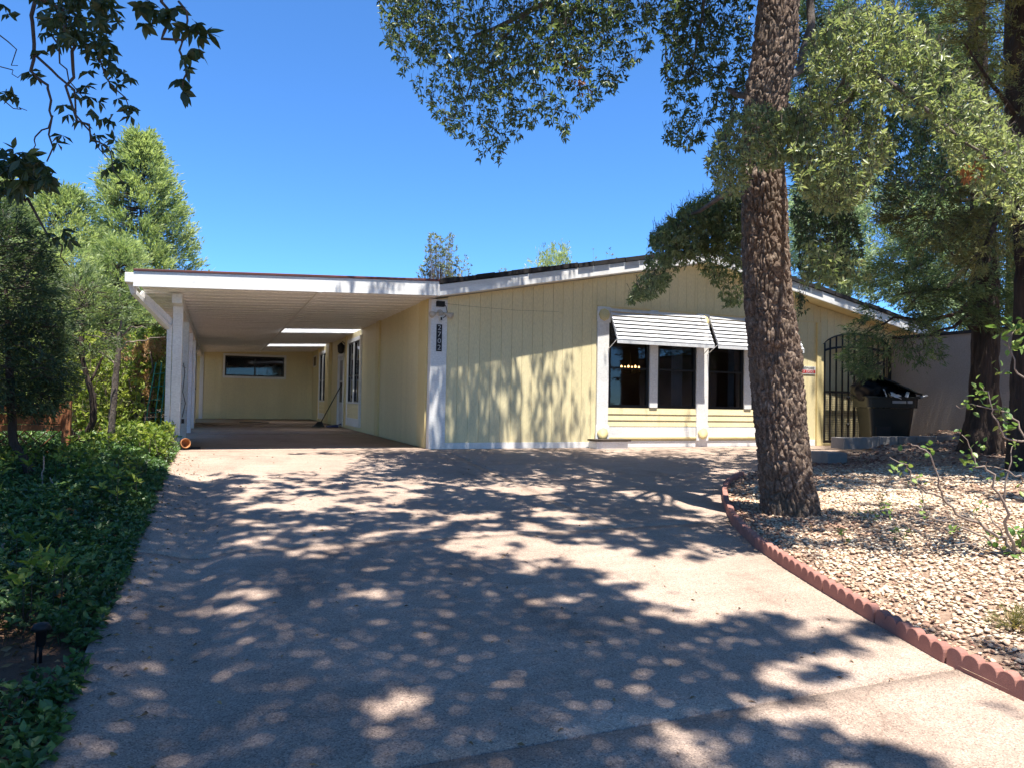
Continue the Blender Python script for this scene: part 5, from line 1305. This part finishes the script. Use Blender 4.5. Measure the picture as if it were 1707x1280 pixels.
# left: tall cypress beyond the carport
p = onY(226, 600, 19.0); cone_tree('cypress_tree', 'tall pointed green cypress rising behind the left end of the carport', (p[0], 19.0, -.1), 10.8, 3.3, 1900, M['cypress'], size=.46, per=24, vm=.72, z0=.08, gap=-.32, seed=2.0, power=.72)
p = onY(95, 600, 16.0); cone_tree('cypress_tree', 'broad lower green conifer left of the tall pointed cypress', (p[0], 16.0, -.1), 7.6, 2.9, 1500, M['cypress'], size=.40, per=22, vm=.68, z0=.04, gap=-.3, seed=5.0, power=.55)
p = onY(-30, 600, 14.0); cone_tree('cypress_tree', 'grey green conifer at the left edge behind the dark juniper', (p[0], 14.0, -.1), 7.4, 2.8, 1300, M['juniper'], size=.40, per=22, vm=.72, z0=.03, gap=-.25, seed=8.0, power=.5)
p = onY(205, 600, 9.5); cone_tree('juniper_tree', 'bushy green juniper just beyond the carport posts', (p[0] - .15, 9.5, -.1), 4.9, 1.5, 900, M['cypress'], size=.26, per=22, vm=.60, z0=.05, gap=-.3, seed=11.0, power=.45)
p = onY(60, 600, 8.0); cone_tree('juniper_tree', 'round yellow green juniper in the middle distance at left', (p[0], 8.0, -.1), 4.8, 1.9, 1000, M['cypress'], size=.26, per=22, vm=.75, z0=.03, gap=-.28, seed=13.0, power=.4)

# left: juniper at the frame edge, shade put into its foliage tone
jb_ = onG(62, 815, lambda X, Y: float(zleft(X, Y)))
t = thing('juniper_tree', 'juniper at the left edge of the drive, foliage toned dark for shade', 'tree', tuple(float(v) for v in jb_))
d0 = float((jb_ - CPOS) @ CF)
bark_trunk([jb_ - [0, 0, .1], at(45, 770, d0), at(22, 735, d0), at(15, 600, d0), at(10, 480, d0)], [.055, .05, .045, .035, .015], 14, 60, .008, (22, 4), t, M['bark_dark'], streak=True)
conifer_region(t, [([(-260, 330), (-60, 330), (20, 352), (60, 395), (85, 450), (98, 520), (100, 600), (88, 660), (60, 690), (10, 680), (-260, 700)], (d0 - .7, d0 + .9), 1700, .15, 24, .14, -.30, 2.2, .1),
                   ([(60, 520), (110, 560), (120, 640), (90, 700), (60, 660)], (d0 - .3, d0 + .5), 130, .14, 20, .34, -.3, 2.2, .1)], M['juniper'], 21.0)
# left: twisted stem juniper in front of the shrubs
tb = onG(140, 770, lambda X, Y: float(zleft(X, Y)))
t = thing('juniper_tree', 'twisted dark forked juniper stem with thin grey green foliage left of the drive', 'tree', tuple(float(v) for v in tb)); d1 = float((tb - CPOS) @ CF)
bark_trunk([at(122, 800, d1) - [0, 0, .05], at(130, 765, d1), at(138, 738, d1), at(156, 700, d1), at(155, 660, d1), at(148, 638, d1), at(140, 612, d1), at(134, 560, d1)], [.05, .048, .046, .042, .04, .035, .03, .02], 14, 90, .006, (24, 5), t, M['bark_dark'], streak=True)
pix_limb(t, [(138, 738, d1), (120, 722, d1 - .1), (106, 706, d1 - .15), (92, 696, d1 - .2)], .045, .02, M['bark_dark'])
pix_limb(t, [(148, 638, d1), (170, 600, d1 + .1), (190, 575, d1 + .2)], .02, .006, M['bark_dark']); pix_limb(t, [(140, 612, d1), (128, 580, d1), (105, 560, d1 - .1)], .018, .006, M['bark_dark'])
conifer_region(t, [([(95, 470), (140, 455), (190, 490), (215, 540), (180, 590), (140, 585), (100, 590), (80, 540)], (d1 - .5, d1 + .6), 210, .16, 20, .45, -.05, 2.0, .05)], M['juniper'], 31.0)
gb = onG(187, 765, lambda X, Y: float(zleft(X, Y)))
t = thing('bare_tree', 'grey bare trunked small tree with dead twigs near the carport', 'tree', tuple(float(v) for v in gb)); d2 = float((gb - CPOS) @ CF)
bark_trunk([gb - [0, 0, .05], at(187, 700, d2), at(192, 640, d2), at(197, 590, d2), at(199, 552, d2)], [.045, .045, .04, .035, .03], 12, 60, .005, (24, 5), t, M['bark_grey'], streak=True)
for q in ([(197, 590, d2), (215, 570, d2), (240, 566, d2), (275, 562, d2)], [(198, 570, d2), (185, 556, d2), (165, 552, d2)], [(199, 552, d2), (203, 520, d2), (200, 490, d2)], [(195, 610, d2), (175, 590, d2), (150, 585, d2)], [(199, 560, d2), (222, 545, d2), (245, 548, d2)], [(198, 580, d2), (178, 566, d2), (150, 560, d2), (130, 552, d2)]):
    pix_limb(t, q, .014, .004, M['twig_pale'], name='twig')
# left: flowering shrubs in sun with dead brown heads
sbase = onG(205, 742, lambda X, Y: float(zleft(X, Y)))
def shrub(label, specs, mat_, base, name='shrub', seed=3.0, per=7, stems=True):
    t = thing(name, label, 'shrub', tuple(float(v) for v in base)); f = Fol()
    for poly, depth, n, size, vm, thr in specs:
        P = region(poly, depth, n, 2.6, thr, seed); T = unit(rng.normal(0, .6, (n, 3)) + np.array([0, -.2, .5]))
        whorls(f, P, T, size, per, vm + .3 * noise3(P, 2.4, seed + 4) + rng.normal(0, .1, n), spread=(.4, 1.4), wid=.45)
        f.twig(P - T * .22 + rng.normal(0, .05, P.shape), P, .004, .002); seed += 2.3
    if stems:
        for k in range(7):
            q = P[rng.integers(len(P))]; mb = MB(); mb.tube(wander(np.array(base) + rng.normal(0, .12, 3) * [1, 1, 0] - [0, 0, .05], q, 5, .05), [.016, .014, .012, .01, .007, .004], 6); mb.build('stem', M['twig'], t)
    f.build('foliage', mat_, t); return t
sd_ = float((sbase - CPOS) @ CF)
shrub('sunlit yellow green leafy shrub left of the carport post', [([(95, 640), (100, 585), (140, 555), (190, 560), (235, 590), (240, 660), (235, 735), (170, 742), (110, 725)], (sd_ - .9, sd_ + 1.3), 1500, .075, .70, -.45)], M['shrubleaf'], sbase)
sb2 = onG(262, 744, lambda X, Y: float(zleft(X, Y))); sd2 = float((sb2 - CPOS) @ CF)
shrub('dense green shrub pressed against the front carport post', [([(215, 560), (262, 545), (282, 560), (280, 640), (278, 735), (225, 742), (205, 680)], (sd2 + .0, sd2 + 1.4), 1000, .068, .55, -.45)], M['shrubleaf'], sb2, seed=9.0)
t = thing('dried_shrub', 'rust brown dried flower heads above the green shrubs by the post', 'shrub', tuple(float(v) for v in (sb2 + np.array([-.2, .1, 0]))))
f = Fol()
for poly, n in (([(196, 582), (212, 578), (216, 600), (200, 606)], 22), ([(222, 588), (240, 575), (276, 570), (278, 592), (252, 606), (228, 604)], 64), ([(214, 622), (232, 612), (250, 650), (258, 672), (238, 668), (218, 645)], 58)):
    P = region(poly, (sd2 - .3, sd2 + .4), n, 2, -2); sprays(f, P, unit(rng.normal(0, .5, (n, 3)) + [0, 0, .8]), .13, 20, rng.uniform(.2, 1, n), wid=.20)
    q = P.mean(0); mb = MB(); mb.tube(wander(np.array(sb2) + [-.2, .1, -.05], q, 5, .04), .008, 5); mb.build('stem', M['twig_pale'], t)
f.build('seed_heads', M['deadleaf'], t)
bbase = (-7.2, 4.5, -.05)
shrub('large sunlit shrub mass at the far left behind the lattice fence', [([(-120, 560), (60, 560), (110, 600), (112, 700), (60, 700), (-120, 690)], (16.0, 17.6), 700, .14, .55, -.35)], M['shrubleaf'], bbase, seed=15.0, stems=False)

# ------------------------------------------------------------------ trees on the right
jt = at(1637, 728, 12.6); jz = float(zbed(jt[0], jt[1]))
t = thing('juniper_tree', 'juniper with straight dark shaggy trunk standing before the stucco wall', 'tree', (float(jt[0]), float(jt[1]), jz))
tp = [np.array([jt[0], jt[1], jz - .1])] + [at(x, y, 12.6) for x, y in ((1638, 700), (1640, 650), (1643, 560), (1643, 480), (1640, 380), (1634, 250), (1630, 100), (1628, -200))]
bark_trunk(tp, [.36, .27, .235, .215, .20, .185, .17, .15, .09], 60, 200, .035, (11, 1.6), t, M['bark_dark'], streak=True, flare=.25, seed=2)
mb = MB(); kp = at(1622, 545, 12.55); mb.lathe([(0, -.07), (.06, -.05), (.085, 0), (.06, .05), (0, .07)], tuple(kp), 10); mb.build('knot', M['bark_dark'], t)
for q in ([(1640, 470, 12.6), (1600, 520, 12.2), (1550, 535, 11.9), (1490, 530, 11.6), (1440, 560, 11.4)], [(1640, 500, 12.6), (1590, 545, 12.2), (1540, 560, 11.9)], [(1636, 420, 12.6), (1580, 480, 12.1), (1500, 490, 11.8)], [(1650, 380, 12.6), (1690, 350, 12.0), (1740, 330, 11.8)], [(1640, 330, 12.6), (1600, 335, 12), (1560, 310, 11.8)]):
    pix_limb(t, q, .045, .010, M['bark_dark'])
conifer_region(t, [([(1412, 590), (1425, 545), (1450, 500), (1500, 470), (1560, 480), (1620, 470), (1660, 520), (1620, 545), (1560, 530), (1560, 570), (1572, 590), (1530, 605), (1500, 585), (1460, 625), (1430, 615)], (11.2, 12.9), 270, .20, 24, .46, .0, 1.9, .35),
                   ([(1430, 470), (1520, 380), (1640, 340), (1760, 380), (1760, 520), (1660, 545), (1600, 500), (1500, 500)], (11.5, 13.8), 720, .21, 24, .58, -.15, 1.3, .25),
                   ([(1560, -260), (1800, -260), (1820, 340), (1640, 350), (1560, 200)], (11.8, 14.5), 1000, .23, 22, .58, -.15, 1.2, .2)], M['juniper'], 41.0)
ob = at(1712, 760, 10.2); oz = float(zbed(min(ob[0], 10.7), ob[1]))
t = thing('cedar_tree', 'olive brown cedar with thick reddish trunk at the right edge', 'tree', (float(ob[0]), float(ob[1]), oz))
bark_trunk([np.array([ob[0], ob[1], oz - .1])] + [at(x, y, 10.2) for x, y in ((1722, 560), (1722, 400), (1706, 250), (1700, 100), (1695, -200))], [.26, .22, .21, .20, .19, .10], 50, 150, .035, (11, 1.8), t, M['bark_dark'], streak=True, seed=7)
for q in ([(1700, 340, 10.2), (1650, 330, 9.8), (1600, 320, 9.5), (1550, 290, 9.3)], [(1700, 200, 10.2), (1650, 140, 9.8), (1600, 60, 9.6)], [(1702, 260, 10.2), (1640, 420, 9.7), (1600, 440, 9.6)]): pix_limb(t, q, .04, .010, M['bark_dark'])
conifer_region(t, [([(1545, -250), (1820, -250), (1840, 420), (1720, 470), (1655, 430), (1620, 470), (1590, 430), (1600, 300), (1640, 230), (1580, 120)], (8.9, 11.2), 1300, .17, 24, .66, -.12, 1.6, .15),
                   ([(1480, 300), (1560, 270), (1640, 300), (1650, 400), (1590, 440), (1520, 400), (1470, 360)], (9.2, 10.4), 330, .15, 24, .42, -.05, 1.8, .2)], M['olive'], 51.0)
t = thing('cypress_tree', 'blue green cypress rising behind the right end of the roof', 'tree', (13.2, 6.5, -.1))
mb = MB(); mb.tube([(13.2, 6.5, -.2), (13.2, 6.5, 5), (13.1, 6.5, 10)], [.2, .14, .05], 9); mb.build('trunk', M['bark_grey'], t)
conifer_region(t, [([(1310, 420), (1330, 330), (1380, 290), (1460, 300), (1540, 330), (1620, 360), (1650, 480), (1620, 556), (1560, 530), (1480, 500), (1390, 478), (1340, 462)], (21.0, 24.5), 1500, .36, 24, .70, -.45, .9, .15)], M['bluegreen'], 61.0)
t = thing('pine_tree', 'dark tall conifer filling the background behind the oak at top right', 'tree', (17.5, 7.5, -.1))
mb = MB(); mb.tube([(17.5, 7.5, -.2), (17.4, 7.5, 8), (17.5, 7.5, 17)], [.3, .22, .06], 9); mb.build('trunk', M['bark_dark'], t)
conifer_region(t, [([(1320, -260), (1620, -260), (1640, 420), (1500, 380), (1400, 340), (1330, 380), (1318, 100)], (25.0, 29.0), 1800, .55, 24, .52, -.45, .6, .2)], M['juniper'], 71.0)
t = thing('cedar_tree', 'shaded conifer beyond the stucco wall at the far right', 'tree', (19.0, 2.5, -.1))
mb = MB(); mb.tube([(19.0, 2.5, -.2), (19, 2.5, 6), (19, 2.5, 13)], [.28, .2, .06], 9); mb.build('trunk', M['bark_dark'], t)
conifer_region(t, [([(1540, -260), (1900, -260), (1900, 575), (1540, 575), (1520, 480), (1550, 300)], (22.0, 26.0), 1900, .48, 24, .60, -.15, .6, .2)], M['juniper'], 81.0)
for (x0, x1, y0, y1, Y, n, m_, lab, vm, sz) in ((692, 778, 388, 468, 26.0, 620, 'palegreen', 'sparse grey green tree top above the roof valley', .75, .15), (735, 800, 425, 470, 24.0, 130, 'palegreen', 'small pale bush top just right of the sparse tree above the roof', .8, .13),
                                                (880, 962, 416, 455, 27.0, 260, 'cypress', 'bright green tree top above the middle of the roof', .95, .16), (955, 1040, 412, 445, 30.0, 70, 'palegreen', 'faint thin twig tops left of the roof ridge', .7, .13), (832, 846, 436, 458, 26.0, 24, 'palegreen', 'tiny pale shoot above the left roof slope', .7, .12)):
    c = onY((x0 + x1) / 2, (y0 + y1) / 2, Y); d_ = float((c - CPOS) @ CF)
    tt_ = thing('background_tree', lab, 'tree', (float(c[0]), Y, -.2), group='tree tops behind the roof')
    ex, ey = (x0 + x1) / 2, y1
    poly = [(ex + (x1 - x0) / 2 * math.cos(a) * (1 - .22 * math.sin(a * 3)), ey - (y1 - y0) * max(0, math.sin(a)) * (1 + .1 * math.sin(a * 7))) for a in np.linspace(0, math.pi, 15)] + [(x0, y1 + 60), (x1, y1 + 60)][::1]
    f = Fol(); P = region(poly, (d_ - 1, d_ + 1), n, .9, -.05, x0 * .1); P = P[:n]
    T = unit(rng.normal(0, .5, P.shape) + [0, 0, .8])
    (whorls if m_ == 'palegreen' else sprays)(f, P, T, sz if m_ == 'palegreen' else .5, 9 if m_ == 'palegreen' else 16, vm + rng.normal(0, .2, len(P)))
    root = np.array([c[0], Y, 2.4]); f.twig(np.repeat(root[None], len(P), 0) * .45 + P * .55 + rng.normal(0, .12, P.shape), P, .012, .004); f.build('crown', M[m_], tt_, M['twig_pale'])
    mb = MB(); mb.tube([(c[0], Y, -.2), (c[0] + .1, Y, 2.5), (c[0], Y, float(c[2]) - .3)], [.13, .1, .04], 8); mb.build('trunk', M['bark_grey'], tt_)

# hedge of distant trees so no bare horizon shows between trunks
for i, (x, Y, H, R, lab) in enumerate(((-16, 24, 8, 3.2, 'distant dark conifer at far left behind the others'), (-12.2, 27, 7.5, 3.2, 'distant conifer between the left cypresses'), (-8.0, 33, 7, 3.2, 'distant conifer behind the tall cypress'))):
    cone_tree('background_conifer', lab, (x, Y, -.2), H, R, 700, M['juniper'], size=.6, per=20, vm=.5, z0=.02, gap=-.5, seed=20.0 + i * 3, group='distant conifers', power=.45)

# ------------------------------------------------------------------ ground cover along the drive
gc = Fol(); n = 15500
X = -3.93 - 2.6 * rng.uniform(0, 1, n) ** 1.25; Y = -10.6 + 12.0 * rng.uniform(0, 1, n) ** .85
edge = -3.97 + .10 * np.array([noise.noise(Vector((y * 1.7, 0, 2))) for y in Y]) + .05
bare = np.array([noise.noise(Vector((x * .9, y * .8, 7.7))) for x, y in zip(X, Y)])
soilspot = (np.hypot((X + 4.33) / .34, (Y + 8.0) / .36) < 1.0)
k = (X < edge) & ~soilspot & (bare > -.62) & (Y < .35); X, Y = X[k], Y[k]
hgt = .05 + .20 * np.clip((edge[k] - X) / .5, 0, 1) * (.6 + .5 * np.clip(bare[k] + .5, 0, 1)) + .06 * np.clip((Y + 5) / 4, 0, 1)
Z = zleft(X, Y) + hgt * rng.uniform(.25, 1.05, len(X)); P = np.stack([X, Y, Z], 1)
T = unit(rng.normal(0, .35, P.shape) + np.array([.12, -.1, 1.0]))
v0 = .50 + .34 * np.array([noise.noise(Vector((x * 2.2, y * 2.2, 1.2))) for x, y in zip(X, Y)]) + rng.normal(0, .10, len(X))
whorls(gc, P, T, .052, 5, v0, spread=(.75, 1.5), wid=.52)
gc.twig(P - T * hgt[:, None] * .8, P, .002, .0015)
o = link('ground_cover', tri_mesh('ground_cover', np.concatenate(gc.V + gc.TV), np.concatenate([np.concatenate(gc.F), np.concatenate(gc.TF) + gc.n]), np.concatenate([np.concatenate(gc.A), np.full(sum(len(q) for q in gc.TF), .2)])), M['vinca'])
tag(o, 'dense dark green leafy ground cover along the left side of the drive', 'ground cover', kind='stuff')
# taller mixed sprigs and yellowing leaves breaking up the carpet
f = Fol(); n = 900; X = -4.02 - 2.2 * rng.uniform(0, 1, n); Y = rng.uniform(-10.4, 0, n); P = np.stack([X, Y, zleft(X, Y) + rng.uniform(.2, .42, n)], 1)
nz = noise3(P, .9, 33.0); P = P[(nz > .05) & (np.hypot((X + 4.33) / .34, (Y + 8.0) / .36) > 1.1)]; n = len(P); T = unit(rng.normal(0, .3, (n, 3)) + [0, 0, 1])
whorls(f, P, T, .085, 5, rng.uniform(.2, .95, n), spread=(.6, 1.3), wid=.4); f.twig(P - [0, 0, .3], P, .0025, .0015)
sp_ = thing('leafy_sprigs', 'taller light green leafy sprigs standing out of the dark ground cover', 'weeds', (-4.6, -5.5, float(zleft(-4.6, -5.5)))); f.build('foliage', M['shrubleaf'], sp_)
# sunny weeds nearer the post
f = Fol(); n = 620; P = region([(170, 700), (270, 690), (292, 745), (280, 770), (250, 790), (190, 760)], (9.0, 11.4), n, 2, -1.2); P[:, 0] = np.minimum(P[:, 0], -3.98); P[:, 2] = zleft(P[:, 0], P[:, 1]) + rng.uniform(.05, .42, n)
T = unit(rng.normal(0, .4, P.shape) + [0, 0, 1]); whorls(f, P, T, .075, 5, np.clip(rng.normal(.5, .2, n), 0, 1), wid=.45)
f.twig(P - T * .2, P, .003, .002)
w_ = thing('weed_clump', 'light green leafy weeds at the foot of the carport post', 'weeds', (-4.3, -.5, float(zleft(-4.3, -.5)))); f.build('foliage', M['shrubleaf'], w_)
for k, (pts) in enumerate(([(70, 845, 6.6), (70, 800, 6.6), (73, 760, 6.6)], [(106, 850, 6.6), (95, 818, 6.6), (83, 795, 6.6)], [(-2, 940, 4.6), (4, 925, 4.6), (8, 905, 4.6)])):
    st_ = thing('dead_stem', ('pale upright dead stem in the ground cover at left', 'pale curved dead stem in the ground cover at left', 'short pale stick at the left frame edge in the ground cover')[k], 'stem', tuple(float(v) for v in at(*pts[0])))
    pix_limb(st_, [(pts[0][0], pts[0][1] + 60, pts[0][2])] + pts, .009, .006, M['twig_pale'], name='stalk')

# ------------------------------------------------------------------ sapling in the gravel bed at the right
zz_ = lambda a, b: (1470 + .375 * a, 480 + .375 * b)
sb_ = onG(1693, 925, lambda X, Y: float(zbed(X, Y))); sdp = float((sb_ - CPOS) @ CF)
sap = thing('sapling', 'sparse young sapling with arching bare twigs and bright leaf clusters at right', 'sapling', tuple(float(v) for v in sb_))
BR = [[(590, 1180), (545, 1110), (420, 1040), (340, 1000), (270, 935), (170, 875), (130, 830), (100, 780), (35, 750)], [(590, 1180), (540, 1160), (430, 1090), (300, 1040), (200, 1015), (100, 1040), (0, 1075)], [(600, 1190), (570, 1080), (540, 960), (490, 830), (430, 790), (395, 720), (355, 650)],
      [(640, 1150), (660, 860), (590, 820), (500, 790), (440, 770)], [(660, 700), (600, 600), (560, 560), (490, 525), (400, 520), (330, 522)], [(650, 690), (540, 660), (505, 600), (490, 560), (470, 470), (455, 440)], [(660, 440), (610, 390), (585, 330), (560, 240), (590, 180)],
      [(600, 1185), (500, 1170), (380, 1135), (260, 1160), (200, 1200)], [(270, 935), (250, 850), (215, 760), (170, 700), (130, 690)], [(540, 960), (560, 800), (580, 700)], [(545, 1110), (480, 1010), (440, 950)], [(640, 1160), (670, 900), (665, 600), (655, 400)], [(200, 1015), (190, 960), (170, 900)], [(200, 1015), (160, 985), (40, 980)]]
for i, br in enumerate(BR):
    pix_limb(sap, [(*zz_(a, b), sdp + (.12 * math.sin(i * 2.1)) * min(1, j / 2)) for j, (a, b) in enumerate(br)], .014 if i in (0, 1, 2, 11) else .008, .0025, M['twig_pale'], name='branch', seg=3)
LS = []
def sap_shape(v):
    prof = [(0, 0), (.15, .20), (.40, .33), (.68, .25), (.88, .10), (1, 0)]; vs = []; fs = []
    for t_, w2 in prof:
        z = -.12 * t_ * t_; vs += [(w2, t_, z + w2 * .25), (0, t_, z), (-w2, t_, z + w2 * .25)]
    for i in range(len(prof) - 1):
        a = i * 3; fs += [(a, a + 1, a + 4, a + 3), (a + 1, a + 2, a + 5, a + 4)]
    me = bpy.data.meshes.new('leaf'); me.from_pydata(vs, [], fs); q = me.attributes.new('v', 'FLOAT', 'FACE'); q.data.foreach_set('value', [v] * len(fs)); me.update(); me.materials.append(M['sapleaf']); return me
LS = [sap_shape(v) for v in (.2, .5, .75, .95)]
for (a, b, n, sz) in ((85, 790, 9, .07), (60, 810, 5, .06), (210, 710, 8, .06), (150, 850, 6, .05), (380, 740, 12, .06), (390, 790, 8, .06), (350, 650, 5, .06), (450, 470, 12, .065), (420, 460, 6, .06), (390, 525, 8, .06), (440, 700, 7, .06), (500, 520, 6, .06), (540, 570, 10, .06), (550, 610, 8, .08), (530, 540, 6, .06), (540, 360, 7, .07), (555, 215, 7, .09), (600, 165, 14, .07), (610, 210, 10, .07), (580, 260, 7, .06), (625, 250, 8, .07), (580, 700, 7, .05), (600, 770, 5, .05), (320, 1080, 7, .05), (430, 1050, 4, .05), (440, 970, 5, .05), (570, 1190, 10, .08), (600, 1090, 12, .08), (510, 1120, 6, .07), (620, 1150, 8, .08), (625, 880, 6, .06), (25, 990, 8, .05), (170, 960, 5, .05), (510, 840, 6, .06), (190, 1000, 6, .045), (130, 1080, 4, .045)):
    c = at(*zz_(a, b), sdp + random.uniform(-.1, .1))
    for k in range(n):
        o = link('leaf', random.choice(LS), None, sap); d = Vector(unit(rng.normal(0, .8, 3)[None] + [0, 0, .35])[0])
        o.matrix_basis = Matrix.Translation(Vector(c + rng.normal(0, sz * .45, 3))) @ d.to_track_quat('Y', 'Z').to_matrix().to_4x4() @ Matrix.Rotation(random.uniform(-.8, .8), 4, 'Y') @ Matrix.Scale(sz * random.uniform(.6, 1.05), 4)
# tuft of yellowing needles
tb_ = onG(1692, 1048, lambda X, Y: float(zbed(X, Y))); td = float((tb_ - CPOS) @ CF)
tf = thing('dwarf_conifer', 'small yellow green needle tuft in the gravel at the right edge', 'plant', tuple(float(v) for v in tb_)); f = Fol()
n = 46; a = rng.uniform(0, 6.28, n); e = rng.uniform(.15, 1.5, n); D = np.stack([np.cos(a) * np.cos(e), np.sin(a) * np.cos(e), np.sin(e)], 1)
P = np.array(tb_) + D * rng.uniform(.02, .11, (n, 1)) * [1.15, 1.15, .8]; sprays(f, P, D, .055, 26, rng.uniform(.2, .95, n), wid=.12, spread=(.1, .9)); f.twig(np.repeat(np.array(tb_)[None], n, 0), P, .003, .002); f.build('needles', M['tuft'], tf)
# low sprigs in the gravel
for i, (x, y) in enumerate(((1448, 870), (1470, 845), (1492, 905), (1405, 905))):
    q = onG(x, y, lambda X, Y: float(zbed(X, Y))); s_ = thing('weed_sprig', ('pale weed sprig in the gravel nearest the oak trunk', 'upright weed sprig in the sunny middle of the gravel', 'weed sprig below the lowest sapling branch', 'tiny weed sprig close to the oak roots')[i], 'weed', tuple(float(v) for v in q)); f = Fol()
    n = 9; P = np.array(q) + rng.normal(0, .05, (n, 3)) * [1, 1, .2] + np.stack([np.zeros(n), np.zeros(n), rng.uniform(.02, .13, n)], 1); whorls(f, P, unit(rng.normal(0, .3, (n, 3)) + [0, 0, 1]), .032, 4, rng.uniform(.5, 1, n), wid=.5); f.twig(np.repeat(np.array(q)[None], n, 0), P, .002, .0015); f.build('foliage', M['sapleaf'], s_, M['twig_pale'])
# dry leaves scattered over drive and bed
f = Fol(); n = 420
X = rng.uniform(-3.9, .2, n); Y = rng.uniform(-9.6, -.6, n); X[:230] = -3.92 + np.abs(rng.normal(0, .22, 230)); P = np.stack([X, Y, zdrive_x(X, Y) + .006], 1)
f.put(*leaf_arrays(P, unit(rng.normal(0, 1, (n, 3)) * [1, 1, .12]), rng.uniform(.02, .05, n), rng.uniform(.008, .018, n), rng.uniform(0, 1, n)))
n = 900; X = rng.uniform(.4, 7, n); Y = rng.uniform(-9.8, -2.8, n); k = in_bed(X, Y); X, Y = X[k], Y[k]; n = len(X); P = np.stack([X, Y, zbed(X, Y) + .03], 1)
f.put(*leaf_arrays(P, unit(rng.normal(0, 1, (n, 3)) * [1, 1, .2]), rng.uniform(.03, .06, n), rng.uniform(.012, .024, n), rng.uniform(0, 1, n)))
n = 800; X = -4.0 - rng.uniform(0, 1.4, n); Y = rng.uniform(-10, -6.5, n); P = np.stack([X, Y, zleft(X, Y) + .015], 1)
f.put(*leaf_arrays(P, unit(rng.normal(0, 1, (n, 3)) * [1, 1, .2]), rng.uniform(.03, .07, n), rng.uniform(.012, .03, n), rng.uniform(0, 1, n)))
o = link('leaf_litter', tri_mesh('leaf_litter', np.concatenate(f.V), np.concatenate(f.F), np.concatenate(f.A)), M['litter'], kind='stuff'); tag(o, 'scattered dry brown leaves on the drive edge and gravel', 'leaf litter')

# unseen conifers added behind and beside the photographer to hold back skylight
for i, (x, Y, H, R, lab) in enumerate(((-11.5, -19.0, 10, 3.0, 'unseen conifer added to dim the sky, behind the left oak across the drive'), (3.5, -21.0, 10, 3.0, 'unseen conifer added to dim the sky, behind the gravel bed'), (9.0, -16.0, 10, 3.0, 'unseen conifer added to dim the sky, beside the far end of the stucco wall'), (-12.0, -7.0, 9, 2.8, 'unseen conifer added to dim the sky, left of the planting bed'), (14.5, -8.0, 11, 3.2, 'unseen conifer added to dim the sky, beyond the stucco wall near the viewpoint'))):
    cone_tree('sky_screen_conifer', lab, (x, Y, float(zdrive(Y)) - .2), H, R, 420, M['juniper'], size=.8, per=16, vm=.4, z0=.05, gap=-.6, seed=40.0 + i * 3, group='unseen conifers added around the viewpoint to dim the sky', power=.5)
